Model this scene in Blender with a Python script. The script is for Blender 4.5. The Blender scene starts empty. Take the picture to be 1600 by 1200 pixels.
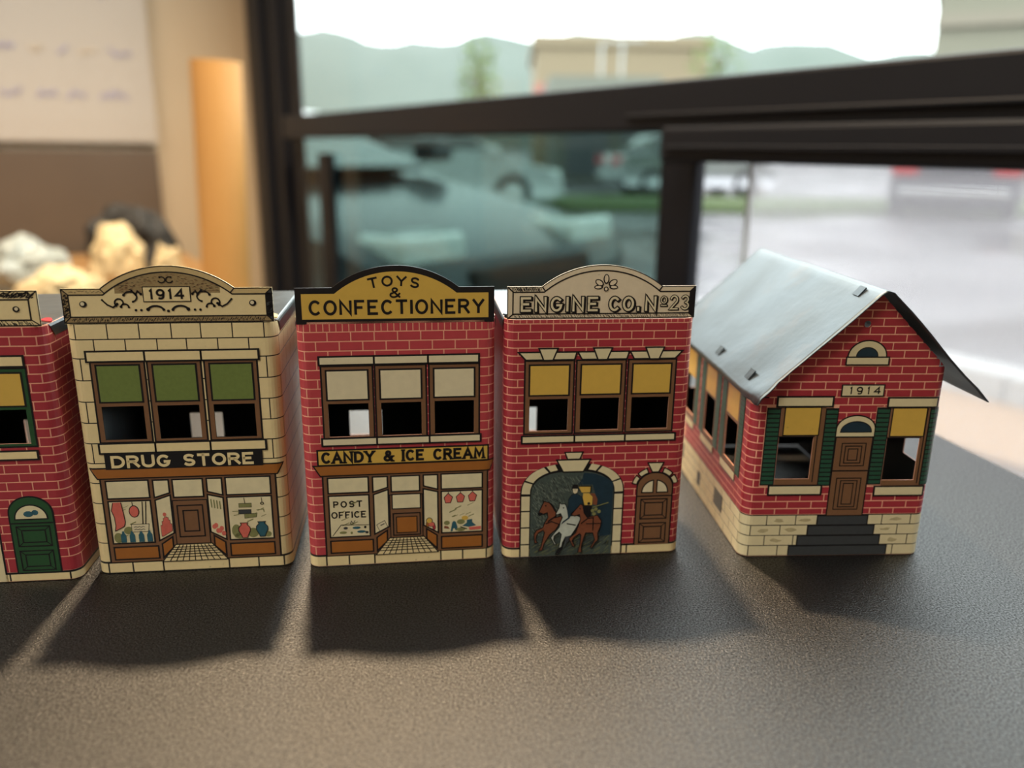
import bpy, bmesh, math, random
from math import sin, cos, pi, radians
from mathutils import Vector, Matrix, noise
from mathutils.geometry import tessellate_polygon

random.seed(7)
scene = bpy.context.scene
COL = scene.collection
DESK = 0.75                      # height of the desk top above the floor
mm = 0.001

def lin(c):
    return tuple(((v/255)/12.92 if v/255 <= .04045 else ((v/255+.055)/1.055)**2.4) for v in c)

# ------------------------------------------------------------------ camera
cam_d = bpy.data.cameras.new('camera')
cam = bpy.data.objects.new('camera', cam_d)
COL.objects.link(cam)
cam_d.sensor_width = 36.0
cam_d.lens = 1270/1600*36
cam_d.clip_start = 0.01
cam_d.clip_end = 8000
cam.matrix_world = (Matrix.Translation((0, 0, DESK+.11992)) @ Matrix.Rotation(pi/2-.27983, 4, 'X')
                    @ Matrix.Rotation(.01262, 4, 'Z'))
cam_d.dof.use_dof = True
cam_d.dof.focus_distance = .225
cam_d.dof.aperture_fstop = 7.6
scene.camera = cam

# ------------------------------------------------------------------ world: bright overcast sky
world = bpy.data.worlds.new('overcast')
scene.world = world
world.use_nodes = True
bg = world.node_tree.nodes['Background']
bg.inputs[0].default_value = (.96, .985, 1.0, 1)
bg.inputs[1].default_value = 5.6

vs = scene.view_settings
vs.view_transform = 'Standard'
vs.look = 'None'
vs.gamma = 1.0
vs.exposure = 0.0
vs.use_curve_mapping = False

# ------------------------------------------------------------------ materials
MATS = {}
def nodemat(name):
    m = bpy.data.materials.new(name)
    m.use_nodes = True
    nt = m.node_tree
    return m, nt, nt.nodes['Principled BSDF']

def ink(name, rgb, rough=.36, var=.10, scale=900, spots=0.0, metallic=0.0):
    """flat printed or painted colour with a little mottling and a few worn specks"""
    if name in MATS: return MATS[name]
    m, nt, b = nodemat(name)
    c = lin(rgb)
    tc = nt.nodes.new('ShaderNodeTexCoord')
    n = nt.nodes.new('ShaderNodeTexNoise'); n.inputs['Scale'].default_value = scale; n.inputs['Detail'].default_value = 4
    nt.links.new(tc.outputs['Object'], n.inputs['Vector'])
    mx = nt.nodes.new('ShaderNodeMix'); mx.data_type = 'RGBA'
    mx.inputs['A'].default_value = (*[v*(1-var) for v in c], 1)
    mx.inputs['B'].default_value = (*[min(1, v*(1+var)) for v in c], 1)
    nt.links.new(n.outputs['Fac'], mx.inputs['Factor'])
    out = mx.outputs['Result']
    if spots:
        n2 = nt.nodes.new('ShaderNodeTexNoise'); n2.inputs['Scale'].default_value = 420; n2.inputs['Detail'].default_value = 2
        nt.links.new(tc.outputs['Object'], n2.inputs['Vector'])
        r = nt.nodes.new('ShaderNodeValToRGB')
        r.color_ramp.elements[0].position = .72; r.color_ramp.elements[0].color = (0, 0, 0, 1)
        r.color_ramp.elements[1].position = .78; r.color_ramp.elements[1].color = (spots,)*3+(1,)
        nt.links.new(n2.outputs['Fac'], r.inputs[0])
        m2 = nt.nodes.new('ShaderNodeMix'); m2.data_type = 'RGBA'
        m2.inputs['B'].default_value = (*[v*.35 for v in c], 1)
        nt.links.new(out, m2.inputs['A']); nt.links.new(r.outputs[0], m2.inputs['Factor'])
        out = m2.outputs['Result']
    nt.links.new(out, b.inputs['Base Color'])
    b.inputs['Roughness'].default_value = rough
    b.inputs['Metallic'].default_value = metallic
    MATS[name] = m
    return m

K = ink('black_ink', (24, 23, 27), .34)
CREAM = ink('cream_ink', (226, 208, 160), .34, .06, 700, .5)
STONE = ink('pale_stone_ink', (214, 203, 166), .34, .07, 500, .4)
WHITE = ink('ivory_ink', (216, 206, 174), .34, .08, 400, .45)
SIGNW = ink('sign_ivory_ink', (218, 204, 178), .34, .07, 500, .45)
RED = ink('brick_red_ink', (180, 66, 74), .36, .12, 500)
REDD = ink('dark_brick_red_ink', (160, 50, 61), .36, .12, 500)
MORTAR = ink('mortar_pink_ink', (232, 172, 146), .36, .06)
BROWN = ink('umber_ink', (122, 88, 62), .36, .08)
OCHRE = ink('ochre_brown_ink', (156, 98, 42), .36, .12, 300)
YELLOW = ink('mustard_ink', (208, 172, 80), .34, .07, 400, .3)
GREEN = ink('olive_green_ink', (108, 126, 66), .36, .14, 900)
DGREEN = ink('dark_green_ink', (36, 78, 46), .36, .1)
SHUT = ink('bottle_green_ink', (38, 80, 62), .36, .1)
GLASSY = ink('shop_glass_ink', (218, 208, 172), .34, .16, 260)
SLATE = ink('slate_ink', (58, 62, 66), .4, .15, 800)
NAVY = ink('navy_ink', (30, 52, 66), .36, .3, 600)
DUSK = ink('dusk_grey_ink', (70, 82, 78), .36, .4, 1500)
BAY = ink('bay_horse_ink', (122, 72, 50), .36, .25, 700)
GREYH = ink('grey_horse_ink', (188, 196, 186), .36, .25, 500)
PINK = ink('rose_ink', (206, 104, 92), .36, .15, 900)
TEAL = ink('teal_ink', (46, 92, 108), .36, .2, 900)
LAWN = ink('moss_ink', (128, 130, 84), .36, .3, 900)
SHUTGREY = ink('grey_green_ink', (88, 88, 84), .36, .15, 900)

def tin(name, base=(98, 106, 111), rough=.3, rust=.0):
    m, nt, b = nodemat(name)
    tc = nt.nodes.new('ShaderNodeTexCoord')
    n = nt.nodes.new('ShaderNodeTexNoise'); n.inputs['Scale'].default_value = 60; n.inputs['Detail'].default_value = 6
    nt.links.new(tc.outputs['Object'], n.inputs['Vector'])
    mr = nt.nodes.new('ShaderNodeMapRange'); mr.inputs['To Min'].default_value = rough-.06; mr.inputs['To Max'].default_value = rough+.1
    nt.links.new(n.outputs['Fac'], mr.inputs['Value']); nt.links.new(mr.outputs[0], b.inputs['Roughness'])
    b.inputs['Metallic'].default_value = .92
    c = lin(base)
    n2 = nt.nodes.new('ShaderNodeTexNoise'); n2.inputs['Scale'].default_value = 35; n2.inputs['Detail'].default_value = 8; n2.inputs['Roughness'].default_value = .7
    nt.links.new(tc.outputs['Object'], n2.inputs['Vector'])
    r = nt.nodes.new('ShaderNodeValToRGB')
    r.color_ramp.elements[0].position = .54; r.color_ramp.elements[0].color = (*c, 1)
    r.color_ramp.elements[1].position = .72; r.color_ramp.elements[1].color = (*[a*(1-rust)+d*rust for a, d in zip(c, lin((140, 108, 84)))], 1)
    nt.links.new(n2.outputs['Fac'], r.inputs[0]); nt.links.new(r.outputs[0], b.inputs['Base Color'])
    bp = nt.nodes.new('ShaderNodeBump'); bp.inputs['Strength'].default_value = .12; bp.inputs['Distance'].default_value = .0006
    n3 = nt.nodes.new('ShaderNodeTexNoise'); n3.inputs['Scale'].default_value = 260; n3.inputs['Detail'].default_value = 3
    nt.links.new(tc.outputs['Object'], n3.inputs['Vector'])
    nt.links.new(n3.outputs['Fac'], bp.inputs['Height']); nt.links.new(bp.outputs[0], b.inputs['Normal'])
    return m
TIN = tin('bare_tin', rust=.35)
INNER = TIN                      # the sheets are unprinted inside
TINROOF = tin('roof_tin', rough=.34, rust=.22)

def plain(name, rgb, rough=.6, metallic=0., spec=None, bump=0., bscale=50., var=.08, vscale=6., coat=0., trans=0.):
    m, nt, b = nodemat(name)
    c = lin(rgb)
    tc = nt.nodes.new('ShaderNodeTexCoord')
    n = nt.nodes.new('ShaderNodeTexNoise'); n.inputs['Scale'].default_value = vscale; n.inputs['Detail'].default_value = 5
    nt.links.new(tc.outputs['Object'], n.inputs['Vector'])
    mx = nt.nodes.new('ShaderNodeMix'); mx.data_type = 'RGBA'
    mx.inputs['A'].default_value = (*[v*(1-var) for v in c], 1); mx.inputs['B'].default_value = (*[min(1, v*(1+var)) for v in c], 1)
    nt.links.new(n.outputs['Fac'], mx.inputs['Factor']); nt.links.new(mx.outputs['Result'], b.inputs['Base Color'])
    b.inputs['Roughness'].default_value = rough; b.inputs['Metallic'].default_value = metallic
    if spec is not None: b.inputs['Specular IOR Level'].default_value = spec
    b.inputs['Coat Weight'].default_value = coat
    if bump:
        n2 = nt.nodes.new('ShaderNodeTexNoise'); n2.inputs['Scale'].default_value = bscale; n2.inputs['Detail'].default_value = 4
        nt.links.new(tc.outputs['Object'], n2.inputs['Vector'])
        bp = nt.nodes.new('ShaderNodeBump'); bp.inputs['Strength'].default_value = 1.; bp.inputs['Distance'].default_value = bump
        nt.links.new(n2.outputs['Fac'], bp.inputs['Height']); nt.links.new(bp.outputs[0], b.inputs['Normal'])
    return m

def pane(name, tint, refl=1.0):
    """thin sheet glass: tinted transmission plus a Fresnel reflection"""
    m = bpy.data.materials.new(name); m.use_nodes = True
    nt = m.node_tree; nt.nodes.clear()
    o = nt.nodes.new('ShaderNodeOutputMaterial'); t = nt.nodes.new('ShaderNodeBsdfTransparent'); g = nt.nodes.new('ShaderNodeBsdfGlossy')
    t.inputs[0].default_value = (*tint, 1); g.inputs['Roughness'].default_value = .02
    lw = nt.nodes.new('ShaderNodeLayerWeight'); pw = nt.nodes.new('ShaderNodeMath'); pw.operation = 'POWER'; pw.inputs[1].default_value = 5.
    lw.inputs[0].default_value = .5
    nt.links.new(lw.outputs['Facing'], pw.inputs[0])
    f = nt.nodes.new('ShaderNodeMath'); f.operation = 'MULTIPLY_ADD'; f.inputs[1].default_value = .6*refl; f.inputs[2].default_value = .02*refl
    nt.links.new(pw.outputs[0], f.inputs[0])
    x = nt.nodes.new('ShaderNodeMixShader')
    nt.links.new(f.outputs[0], x.inputs[0]); nt.links.new(t.outputs[0], x.inputs[1]); nt.links.new(g.outputs[0], x.inputs[2])
    nt.links.new(x.outputs[0], o.inputs[0])
    return m

def lampmat(name, rgb, s):
    m = bpy.data.materials.new(name); m.use_nodes = True
    nt = m.node_tree; nt.nodes.clear()
    o = nt.nodes.new('ShaderNodeOutputMaterial'); e = nt.nodes.new('ShaderNodeEmission')
    e.inputs[0].default_value = (*rgb, 1); e.inputs[1].default_value = s
    nt.links.new(e.outputs[0], o.inputs[0])
    return m

# ------------------------------------------------------------------ object helpers
def tag(o, label=None, cat=None, group=None, kind=None):
    if label: o['label'] = label
    if cat: o['category'] = cat
    if group: o['group'] = group
    if kind: o['kind'] = kind
    return o

def empty(name, loc=(0, 0, 0), rz=0.):
    o = bpy.data.objects.new(name, None)
    o.empty_display_size = .02
    COL.objects.link(o)
    o.location = loc; o.rotation_euler = (0, 0, rz)
    return o

def meshobj(name, verts, faces, mats, parent=None, midx=None, smooth=False):
    me = bpy.data.meshes.new(name)
    me.from_pydata(verts, [], faces)
    for m in (mats if isinstance(mats, (list, tuple)) else [mats]): me.materials.append(m)
    if midx: me.polygons.foreach_set('material_index', midx)
    if smooth: me.polygons.foreach_set('use_smooth', [True]*len(me.polygons))
    me.update()
    o = bpy.data.objects.new(name, me)
    COL.objects.link(o)
    if parent: o.parent = parent
    return o

class Shape:
    """collects boxes, tubes and loose faces in metres"""
    def __init__(s): s.v = []; s.f = []; s.m = []; s.mats = []
    def mi(s, mat):
        if mat not in s.mats: s.mats.append(mat)
        return s.mats.index(mat)
    def add(s, verts, faces, mat):
        b = len(s.v); s.v += [tuple(v) for v in verts]; i = s.mi(mat)
        for f in faces: s.f.append([b+k for k in f]); s.m.append(i)
        return s
    def box(s, x0, x1, y0, y1, z0, z1, mat, bev=0.):
        if bev:
            bm = bmesh.new(); bmesh.ops.create_cube(bm, size=1)
            for v in bm.verts:
                v.co = Vector(((x0+x1)/2+v.co.x*(x1-x0), (y0+y1)/2+v.co.y*(y1-y0), (z0+z1)/2+v.co.z*(z1-z0)))
            bmesh.ops.bevel(bm, geom=bm.edges[:], offset=bev, segments=2, affect='EDGES', profile=.5)
            bm.verts.index_update()
            s.add([v.co for v in bm.verts], [[v.index for v in f.verts] for f in bm.faces], mat); bm.free()
            return s
        v = [(x, y, z) for z in (z0, z1) for y in (y0, y1) for x in (x0, x1)]
        return s.add(v, [(0, 2, 3, 1), (4, 5, 7, 6), (0, 1, 5, 4), (2, 6, 7, 3), (0, 4, 6, 2), (1, 3, 7, 5)], mat)
    def tube(s, pts, r, mat, n=10, cap=True):
        pts = [Vector(p) for p in pts]
        rr = r if isinstance(r, (list, tuple)) else [r]*len(pts)
        rings = []
        up = Vector((0, 0, 1))
        for i, p in enumerate(pts):
            t = (pts[min(i+1, len(pts)-1)]-pts[max(i-1, 0)]).normalized()
            a = t.cross(up)
            if a.length < .05: a = t.cross(Vector((1, 0, 0)))
            a.normalize(); b = a.cross(t)
            rings.append([p+a*rr[i]*cos(2*pi*k/n)+b*rr[i]*sin(2*pi*k/n) for k in range(n)])
        v = [q for R in rings for q in R]; f = []
        for i in range(len(rings)-1):
            for k in range(n): f.append((i*n+k, i*n+(k+1) % n, (i+1)*n+(k+1) % n, (i+1)*n+k))
        if cap: f += [tuple(reversed(range(n))), tuple((len(rings)-1)*n+k for k in range(n))]
        return s.add(v, f, mat)
    def lathe(s, prof, mat, c=(0, 0, 0), n=24, axis='Z'):
        v = []; f = []
        for r, h in prof:
            for k in range(n):
                a = 2*pi*k/n; x, y = r*cos(a), r*sin(a)
                v.append((c[0]+x, c[1]+y, c[2]+h) if axis == 'Z' else (c[0]+x, c[1]+h, c[2]+y))
        for i in range(len(prof)-1):
            for k in range(n): f.append((i*n+k, i*n+(k+1) % n, (i+1)*n+(k+1) % n, (i+1)*n+k))
        return s.add(v, f, mat)
    def prism(s, poly, y0, y1, mat):
        """polygon in x,z pushed along y"""
        n = len(poly)
        v = [(x, y0, z) for x, z in poly]+[(x, y1, z) for x, z in poly]
        tri = tessellate_polygon([[Vector((x, z, 0)) for x, z in poly]])
        f = [tuple(t) for t in tri]+[tuple(i+n for i in reversed(t)) for t in tri]
        f += [(i, (i+1) % n, (i+1) % n+n, i+n) for i in range(n)]
        return s.add(v, f, mat)
    def build(s, name, parent=None, smooth=False):
        return meshobj(name, s.v, s.f, s.mats, parent, s.m, smooth)

# ================================================================== printed tin: drawing on a wrapped sheet
LAY = .045       # mm between layers of enamel
class Sheet:
    """maps drawing millimetres (u across the unrolled sheet, v up) to the folded tin wall"""
    def __init__(s, W, r):
        s.W, s.r = W, r; s.a = W/2-r; s.b = s.a+pi*r/2
    def __call__(s, u, v, off):
        g = -1 if u < 0 else 1; U = abs(u)
        if U <= s.a: x, y = U, -off
        elif U <= s.b:
            t = (U-s.a)/s.r; x = s.a+(s.r+off)*sin(t); y = s.r-(s.r+off)*cos(t)
        else: x = s.W/2+off; y = s.r+(U-s.b)
        return (g*x*mm, y*mm, v*mm)
    def depth_u(s, d): return s.b+d-s.r
    def cuts(s, u0, u1):
        c = {u0, u1}
        for g in (-1, 1):
            for k in range(7):
                q = g*(s.a+(s.b-s.a)*k/6)
                if u0 < q < u1: c.add(q)
        return sorted(c)

def area(p): return sum(p[i][0]*p[(i+1) % len(p)][1]-p[(i+1) % len(p)][0]*p[i][1] for i in range(len(p)))
def ccw(p): return p if area(p) > 0 else p[::-1]
def grow(p, d):
    """offset a convex polygon outwards by d"""
    p = ccw(list(p)); n = len(p); L = []
    for i in range(n):
        (x0, y0), (x1, y1) = p[i], p[(i+1) % n]
        l = math.hypot(x1-x0, y1-y0) or 1e-9
        nx, ny = (y1-y0)/l, -(x1-x0)/l
        L.append((nx, ny, nx*x0+ny*y0+d))
    out = []
    for i in range(n):
        a, b = L[i-1], L[i]
        D = a[0]*b[1]-b[0]*a[1]
        if abs(D) < 1e-4: out.append((p[i][0]+b[0]*d, p[i][1]+b[1]*d))
        else: out.append(((a[2]*b[1]-b[2]*a[1])/D, (a[0]*b[2]-b[0]*a[2])/D))
    return out
def R4(u0, u1, v0, v1): return [(u0, v0), (u1, v0), (u1, v1), (u0, v1)]
def arcp(cx, cy, rx, ry, a0, a1, n=12):
    return [(cx+rx*cos(radians(a0+(a1-a0)*k/n)), cy+ry*sin(radians(a0+(a1-a0)*k/n))) for k in range(n+1)]

def clip(p, a, b, c):
    """part of polygon p with a*x + b*y >= c"""
    out = []
    for i in range(len(p)):
        q, r = p[i-1], p[i]; f, g = a*q[0]+b*q[1]-c, a*r[0]+b*r[1]-c
        if (f >= 0) != (g >= 0): t = f/(f-g); out.append((q[0]+(r[0]-q[0])*t, q[1]+(r[1]-q[1])*t))
        if g >= 0: out.append(r)
    return out
def FLAT(u, v, off): return (u*mm, -off*mm, v*mm)

class Ink(Shape):
    def __init__(s, M): super().__init__(); s.M = M
    def poly(s, p, lay, mat, skirt=True):
        p = ccw([tuple(q) for q in p]); n = len(p); off = lay*LAY
        if isinstance(s.M, Sheet) and max(abs(q[0]) for q in p) > s.M.a+.01:
            c = s.M.cuts(min(q[0] for q in p), max(q[0] for q in p))
            for i in range(len(c)-1):
                q = clip(clip(p, 1, 0, c[i]), -1, 0, -c[i+1])
                if len(q) > 2 and abs(area(q)) > 1e-5: s.add([s.M(x, y, off) for x, y in q], [tuple(range(len(q)))], mat)
            return s
        tri = tessellate_polygon([[Vector((x, y, 0)) for x, y in p]])
        v = [s.M(x, y, off) for x, y in p]; f = []
        for t in tri:
            q = [p[i] for i in t]
            f.append(tuple(t) if area(q) > 0 else tuple(reversed(t)))
        if skirt:
            v += [s.M(x, y, off-.08) for x, y in p]
            f += [((i+1) % n, i, i+n, (i+1) % n+n) for i in range(n)]
        s.add(v, f, mat); return s
    def rect(s, u0, u1, v0, v1, lay, mat, skirt=True):
        if u1-u0 < 1e-3 or v1-v0 < 1e-3: return s
        c = s.M.cuts(u0, u1) if isinstance(s.M, Sheet) else [u0, u1]
        off = lay*LAY; n = len(c)
        v = [s.M(u, v0, off) for u in c]+[s.M(u, v1, off) for u in c]
        f = [(i, i+1, n+i+1, n+i) for i in range(n-1)]
        if skirt:
            lo = off-.08
            v += [s.M(u, v0, lo) for u in c]+[s.M(u, v1, lo) for u in c]
            f += [(i+1, i, 2*n+i, 2*n+i+1) for i in range(n-1)]+[(n+i, n+i+1, 3*n+i+1, 3*n+i) for i in range(n-1)]
            f += [(0, n, 3*n, 2*n), (2*n-1, n-1, 3*n-1, 4*n-1)]
        s.add(v, f, mat); return s
    def line(s, p, w, lay, mat, closed=False):
        """stroke of width w"""
        p = [Vector(q) for q in p]; n = len(p)
        if n < 2: return s
        A = []; B = []
        for i in range(n):
            if closed: d0 = p[i]-p[i-1]; d1 = p[(i+1) % n]-p[i]
            else:
                d0 = p[i]-p[i-1] if i else p[1]-p[0]
                d1 = p[i+1]-p[i] if i < n-1 else d0
            d0 = d0.normalized() if d0.length > 1e-9 else Vector((1, 0)); d1 = d1.normalized() if d1.length > 1e-9 else d0
            n0 = Vector((-d0.y, d0.x)); n1 = Vector((-d1.y, d1.x)); m = n0+n1
            m = m.normalized() if m.length > .1 else n0
            k = w/2/max(.45, m.dot(n1))
            A.append(p[i]+m*k); B.append(p[i]-m*k)
        off = lay*LAY
        v = [s.M(q.x, q.y, off) for q in A]+[s.M(q.x, q.y, off) for q in B]
        f = [(n+i, n+(i+1) % n, (i+1) % n, i) for i in range(n if closed else n-1)]
        s.add(v, f, mat); return s
    def disc(s, cx, cy, rx, ry, lay, mat, n=16, tilt=0.):
        c, t = cos(tilt), sin(tilt)
        return s.poly([(cx+c*rx*cos(2*pi*k/n)-t*ry*sin(2*pi*k/n), cy+t*rx*cos(2*pi*k/n)+c*ry*sin(2*pi*k/n)) for k in range(n)], lay, mat)
    def framed(s, p, lay, mat, edge=.32, emat=None):
        s.poly(grow(p, edge), lay, emat or K); s.poly(p, lay+1, mat); return s

# ---- hand lettering: strokes in a box one unit high
def _a(cx, cy, rx, ry, a, b, n=10): return arcp(cx, cy, rx, ry, a, b, n)
GL = {
 'A': (.78, [[(0, 0), (.39, 1), (.78, 0)], [(.15, .33), (.63, .33)]]),
 'C': (.7, [_a(.38, .5, .36, .5, 48, 312, 14)]),
 'D': (.72, [[(0, 0), (0, 1), (.3, 1)]+_a(.3, .5, .42, .5, 80, -80, 10)+[(.3, 0), (0, 0)]]),
 'E': (.6, [[(.6, 1), (0, 1), (0, 0), (.6, 0)], [(0, .52), (.46, .52)]]),
 'F': (.58, [[(.58, 1), (0, 1), (0, 0)], [(0, .5), (.44, .5)]]),
 'G': (.74, [_a(.38, .5, .36, .5, 48, 325, 14)+[(.72, .42), (.44, .42)]]),
 'I': (.0, [[(0, 0), (0, 1)]]),
 'M': (.86, [[(0, 0), (.06, 1), (.43, .2), (.8, 1), (.86, 0)]]),
 'N': (.7, [[(0, 0), (0, 1), (.7, 0), (.7, 1)]]),
 'O': (.76, [_a(.38, .5, .38, .5, 90, 450, 18)]),
 'P': (.6, [[(0, 0), (0, 1), (.34, 1)]+_a(.34, .74, .26, .26, 80, -80, 8)+[(.34, .48), (0, .48)]]),
 'R': (.68, [[(0, 0), (0, 1), (.36, 1)]+_a(.36, .75, .26, .25, 80, -80, 8)+[(.36, .5), (0, .5)], [(.34, .5), (.68, 0)]]),
 'S': (.62, [_a(.32, .74, .28, .26, 35, 265, 9)+_a(.31, .25, .3, .25, 85, -150, 9)]),
 'T': (.7, [[(0, 1), (.7, 1)], [(.35, 1), (.35, 0)]]),
 'U': (.68, [[(0, 1), (0, .32)]+_a(.34, .32, .34, .32, 190, 350, 8)+[(.68, .32), (.68, 1)]]),
 'Y': (.72, [[(0, 1), (.36, .48), (.72, 1)], [(.36, .48), (.36, 0)]]),
 '&': (.74, [[(.74, 0), (.22, .68)]+_a(.37, .8, .18, .19, 190, -20, 9)+[(.5, .66), (.16, .42)]+_a(.28, .24, .26, .24, 130, 300, 8)+[(.55, .12), (.74, .4)]]),
 '1': (.12, [[(0, .86), (.1, 1), (.1, 0)]]),
 '2': (.6, [_a(.3, .7, .28, .3, 160, -30, 9)+[(.0, .0), (.6, .0)]]),
 '3': (.6, [_a(.29, .74, .27, .26, 150, -80, 9), _a(.3, .25, .3, .26, 80, -150, 9)]),
 '4': (.64, [[(.48, 0), (.48, 1), (0, .32), (.64, .32)]]),
 '9': (.58, [_a(.29, .68, .28, .32, 0, 360, 14), [(.57, .68), (.52, .3)]+_a(.28, .25, .25, .25, 10, -120, 6)]),
 '.': (.06, [[(0, .0), (.0, .14)]]),
 'o': (.4, [_a(.2, .72, .19, .26, 90, 450, 12), [(.02, .28), (.38, .28)]]),
}
def write(M, text, u0, u1, v, h, lay, mat, wt, parent, name='letter', gap=.28, serif=0., slope=0., outline=None, bow=None):
    """each letter is its own small mesh on the sheet"""
    tot = 0.
    for i, ch in enumerate(text):
        tot += (.42 if ch == ' ' else GL[ch][0])+(gap if i < len(text)-1 else 0)
    sx = (u1-u0)/tot; x = 0.
    for ch in text:
        if ch == ' ': x += .42+gap; continue
        w, strokes = GL[ch]
        uc = u0+(x+w/2)*sx; dv = slope*(uc-u0); rot = 0.
        if bow: dv += bow[0]*(1-((uc-(u0+u1)/2)/((u1-u0)/2))**2); rot = -bow[1]*((uc-(u0+u1)/2)/((u1-u0)/2))
        c, s_ = cos(rot), sin(rot)
        S = []
        for st in strokes:
            q = []
            for px, py in st:
                a, b = (px-w/2)*sx, (py-.5)*h
                q.append((uc+c*a-s_*b, v+h/2+dv+s_*a+c*b))
            S.append(q)
        im = Ink(M)
        def draw(dx, dy, ww, L, m):
            for q in S:
                q2 = [(a+dx, b+dy) for a, b in q]
                cl = math.dist(q2[0], q2[-1]) < 1e-6
                if not cl and outline:      # square the ends
                    q2 = ext(q2, ww/2)
                elif not cl and len(q2) == 2 or not cl: q2 = ext(q2, ww*.3)
                im.line(q2[:-1] if cl else q2, ww, L, m, cl)
                if serif and not cl:
                    for a, b in ((q2[0], q2[1]), (q2[-1], q2[-2])):
                        if abs(a[1]-b[1]) > abs(a[0]-b[0])*1.2:
                            im.line([(a[0]-serif, a[1]), (a[0]+serif, a[1])], ww*.6, L, m)
        if outline:
            draw(.42*outline, -.26*outline, wt+.75*outline, lay, mat)
            draw(0, 0, wt+.75*outline, lay+1, mat)
            draw(0, 0, wt, lay+2, WHITE)
        else: draw(0, 0, wt, lay, mat)
        im.build(name, parent)
        x += w+gap
def ext(q, d):
    a, b = Vector(q[0]), Vector(q[1]); a2 = a+(a-b).normalized()*d
    c, e = Vector(q[-1]), Vector(q[-2]); c2 = c+(c-e).normalized()*d
    return [tuple(a2)]+[tuple(t) for t in q[1:-1]]+[tuple(c2)]

def cutrects(r, holes):
    out = [r]
    for (a0, a1, b0, b1) in holes:
        nxt = []
        for (u0, u1, v0, v1) in out:
            if a0 >= u1 or a1 <= u0 or b0 >= v1 or b1 <= v0: nxt.append((u0, u1, v0, v1)); continue
            if a0 > u0: nxt.append((u0, a0, v0, v1))
            if a1 < u1: nxt.append((a1, u1, v0, v1))
            m0, m1 = max(u0, a0), min(u1, a1)
            if b0 > v0: nxt.append((m0, m1, v0, b0))
            if b1 < v1: nxt.append((m0, m1, b1, v1))
        out = nxt
    return [r for r in out if r[1]-r[0] > .25 and r[3]-r[2] > .25]

def lay_bricks(M, root, rows, length, first, uL, uR, holes, mat, gap=.34, name='brick', lim=None, jit=.25, phase=.5, gable=None):
    """rows: list of v boundaries from the top down"""
    rnd = random.Random(3)
    for i in range(len(rows)-1):
        v1, v0 = rows[i]-gap/2, rows[i+1]+gap/2
        a, b = (uL, uR) if lim is None else lim(v0)
        x = first+(length*phase if i % 2 else 0)
        while x > a: x -= length
        while x < b:
            j = rnd.uniform(-jit, jit)
            u0, u1 = max(a, x+gap/2), min(b, x+length-gap/2)
            x += length
            if u1-u0 < .5: continue
            rs = cutrects((u0, u1, v0, v1), holes)
            if not rs: continue
            im = Ink(M)
            for r in rs:
                if gable and r[3] > 50.:
                    q = R4(*r)
                    for h in gable: q = clip(q, *h)
                    if len(q) > 2 and abs(area(q)) > .2: im.poly(q, 1, mat)
                else: im.rect(*r, 1, mat)
            if im.f: im.build(name, root)

def panel(M, S, u0, u1, v0, v1, holes, mat, extra=()):
    """grid of quads over a sheet with rectangular openings"""
    us = set(M.cuts(u0, u1)) if isinstance(M, Sheet) else {u0, u1}
    vs_ = {v0, v1}
    for h in holes: us |= {h[0], h[1]}; vs_ |= {h[2], h[3]}
    us = sorted(u for u in us if u0 <= u <= u1); vs_ = sorted(v for v in vs_ if v0 <= v <= v1)
    idx = {}
    V = []; F = []
    def vid(i, j):
        if (i, j) not in idx: idx[(i, j)] = len(V); V.append(M(us[i], vs_[j], 0))
        return idx[(i, j)]
    for i in range(len(us)-1):
        for j in range(len(vs_)-1):
            uc, vc = (us[i]+us[i+1])/2, (vs_[j]+vs_[j+1])/2
            if any(h[0] < uc < h[1] and h[2] < vc < h[3] for h in holes): continue
            F.append((vid(i, j), vid(i+1, j), vid(i+1, j+1), vid(i, j+1)))
    S.add(V, F, mat)

def shell(root, M, D, H, fholes, bholes, mat, sideholes=()):
    S = Shape()
    ue = M.depth_u(D)
    panel(M, S, -ue, ue, 0, H, list(fholes)+list(sideholes), mat)
    back = lambda u, v, off: (-u*mm, D*mm, v*mm)
    panel(back, S, -M.W/2, M.W/2, 0, H, [(-h[1], -h[0], h[2], h[3]) for h in bholes], mat)
    o = S.build('body', root)
    bm = bmesh.new(); bm.from_mesh(o.data); bmesh.ops.remove_doubles(bm, verts=bm.verts, dist=1e-6); bm.to_mesh(o.data); bm.free()
    o.data.materials.append(INNER)
    md = o.modifiers.new('sheet', 'SOLIDIFY'); md.thickness = .0003; md.offset = -1; md.material_offset = len(o.data.materials)-1
    md.material_offset_rim = 0
    return o

def flat_roof(root, W, D, H):
    h = W/2+.35; zt = H+.15; zb = H-3.6
    S = Shape()
    p = lambda x, y, z: (x*mm, y*mm, z*mm)
    V = [p(-h, 2.5, zt), p(h, 2.5, zt), p(h, D+.4, zt), p(-h, D+.4, zt),
         p(-h, 5.5, zb), p(-h, D+.4, zb), p(h, 5.5, zb), p(h, D+.4, zb)]
    S.add(V, [(0, 1, 2, 3), (0, 3, 5, 4), (1, 6, 7, 2), (3, 2, 7, 5)], TIN)
    o = S.build('roof', root)
    md = o.modifiers.new('bev', 'BEVEL'); md.width = .0009; md.segments = 2; md.limit_method = 'ANGLE'
    return o

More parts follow.
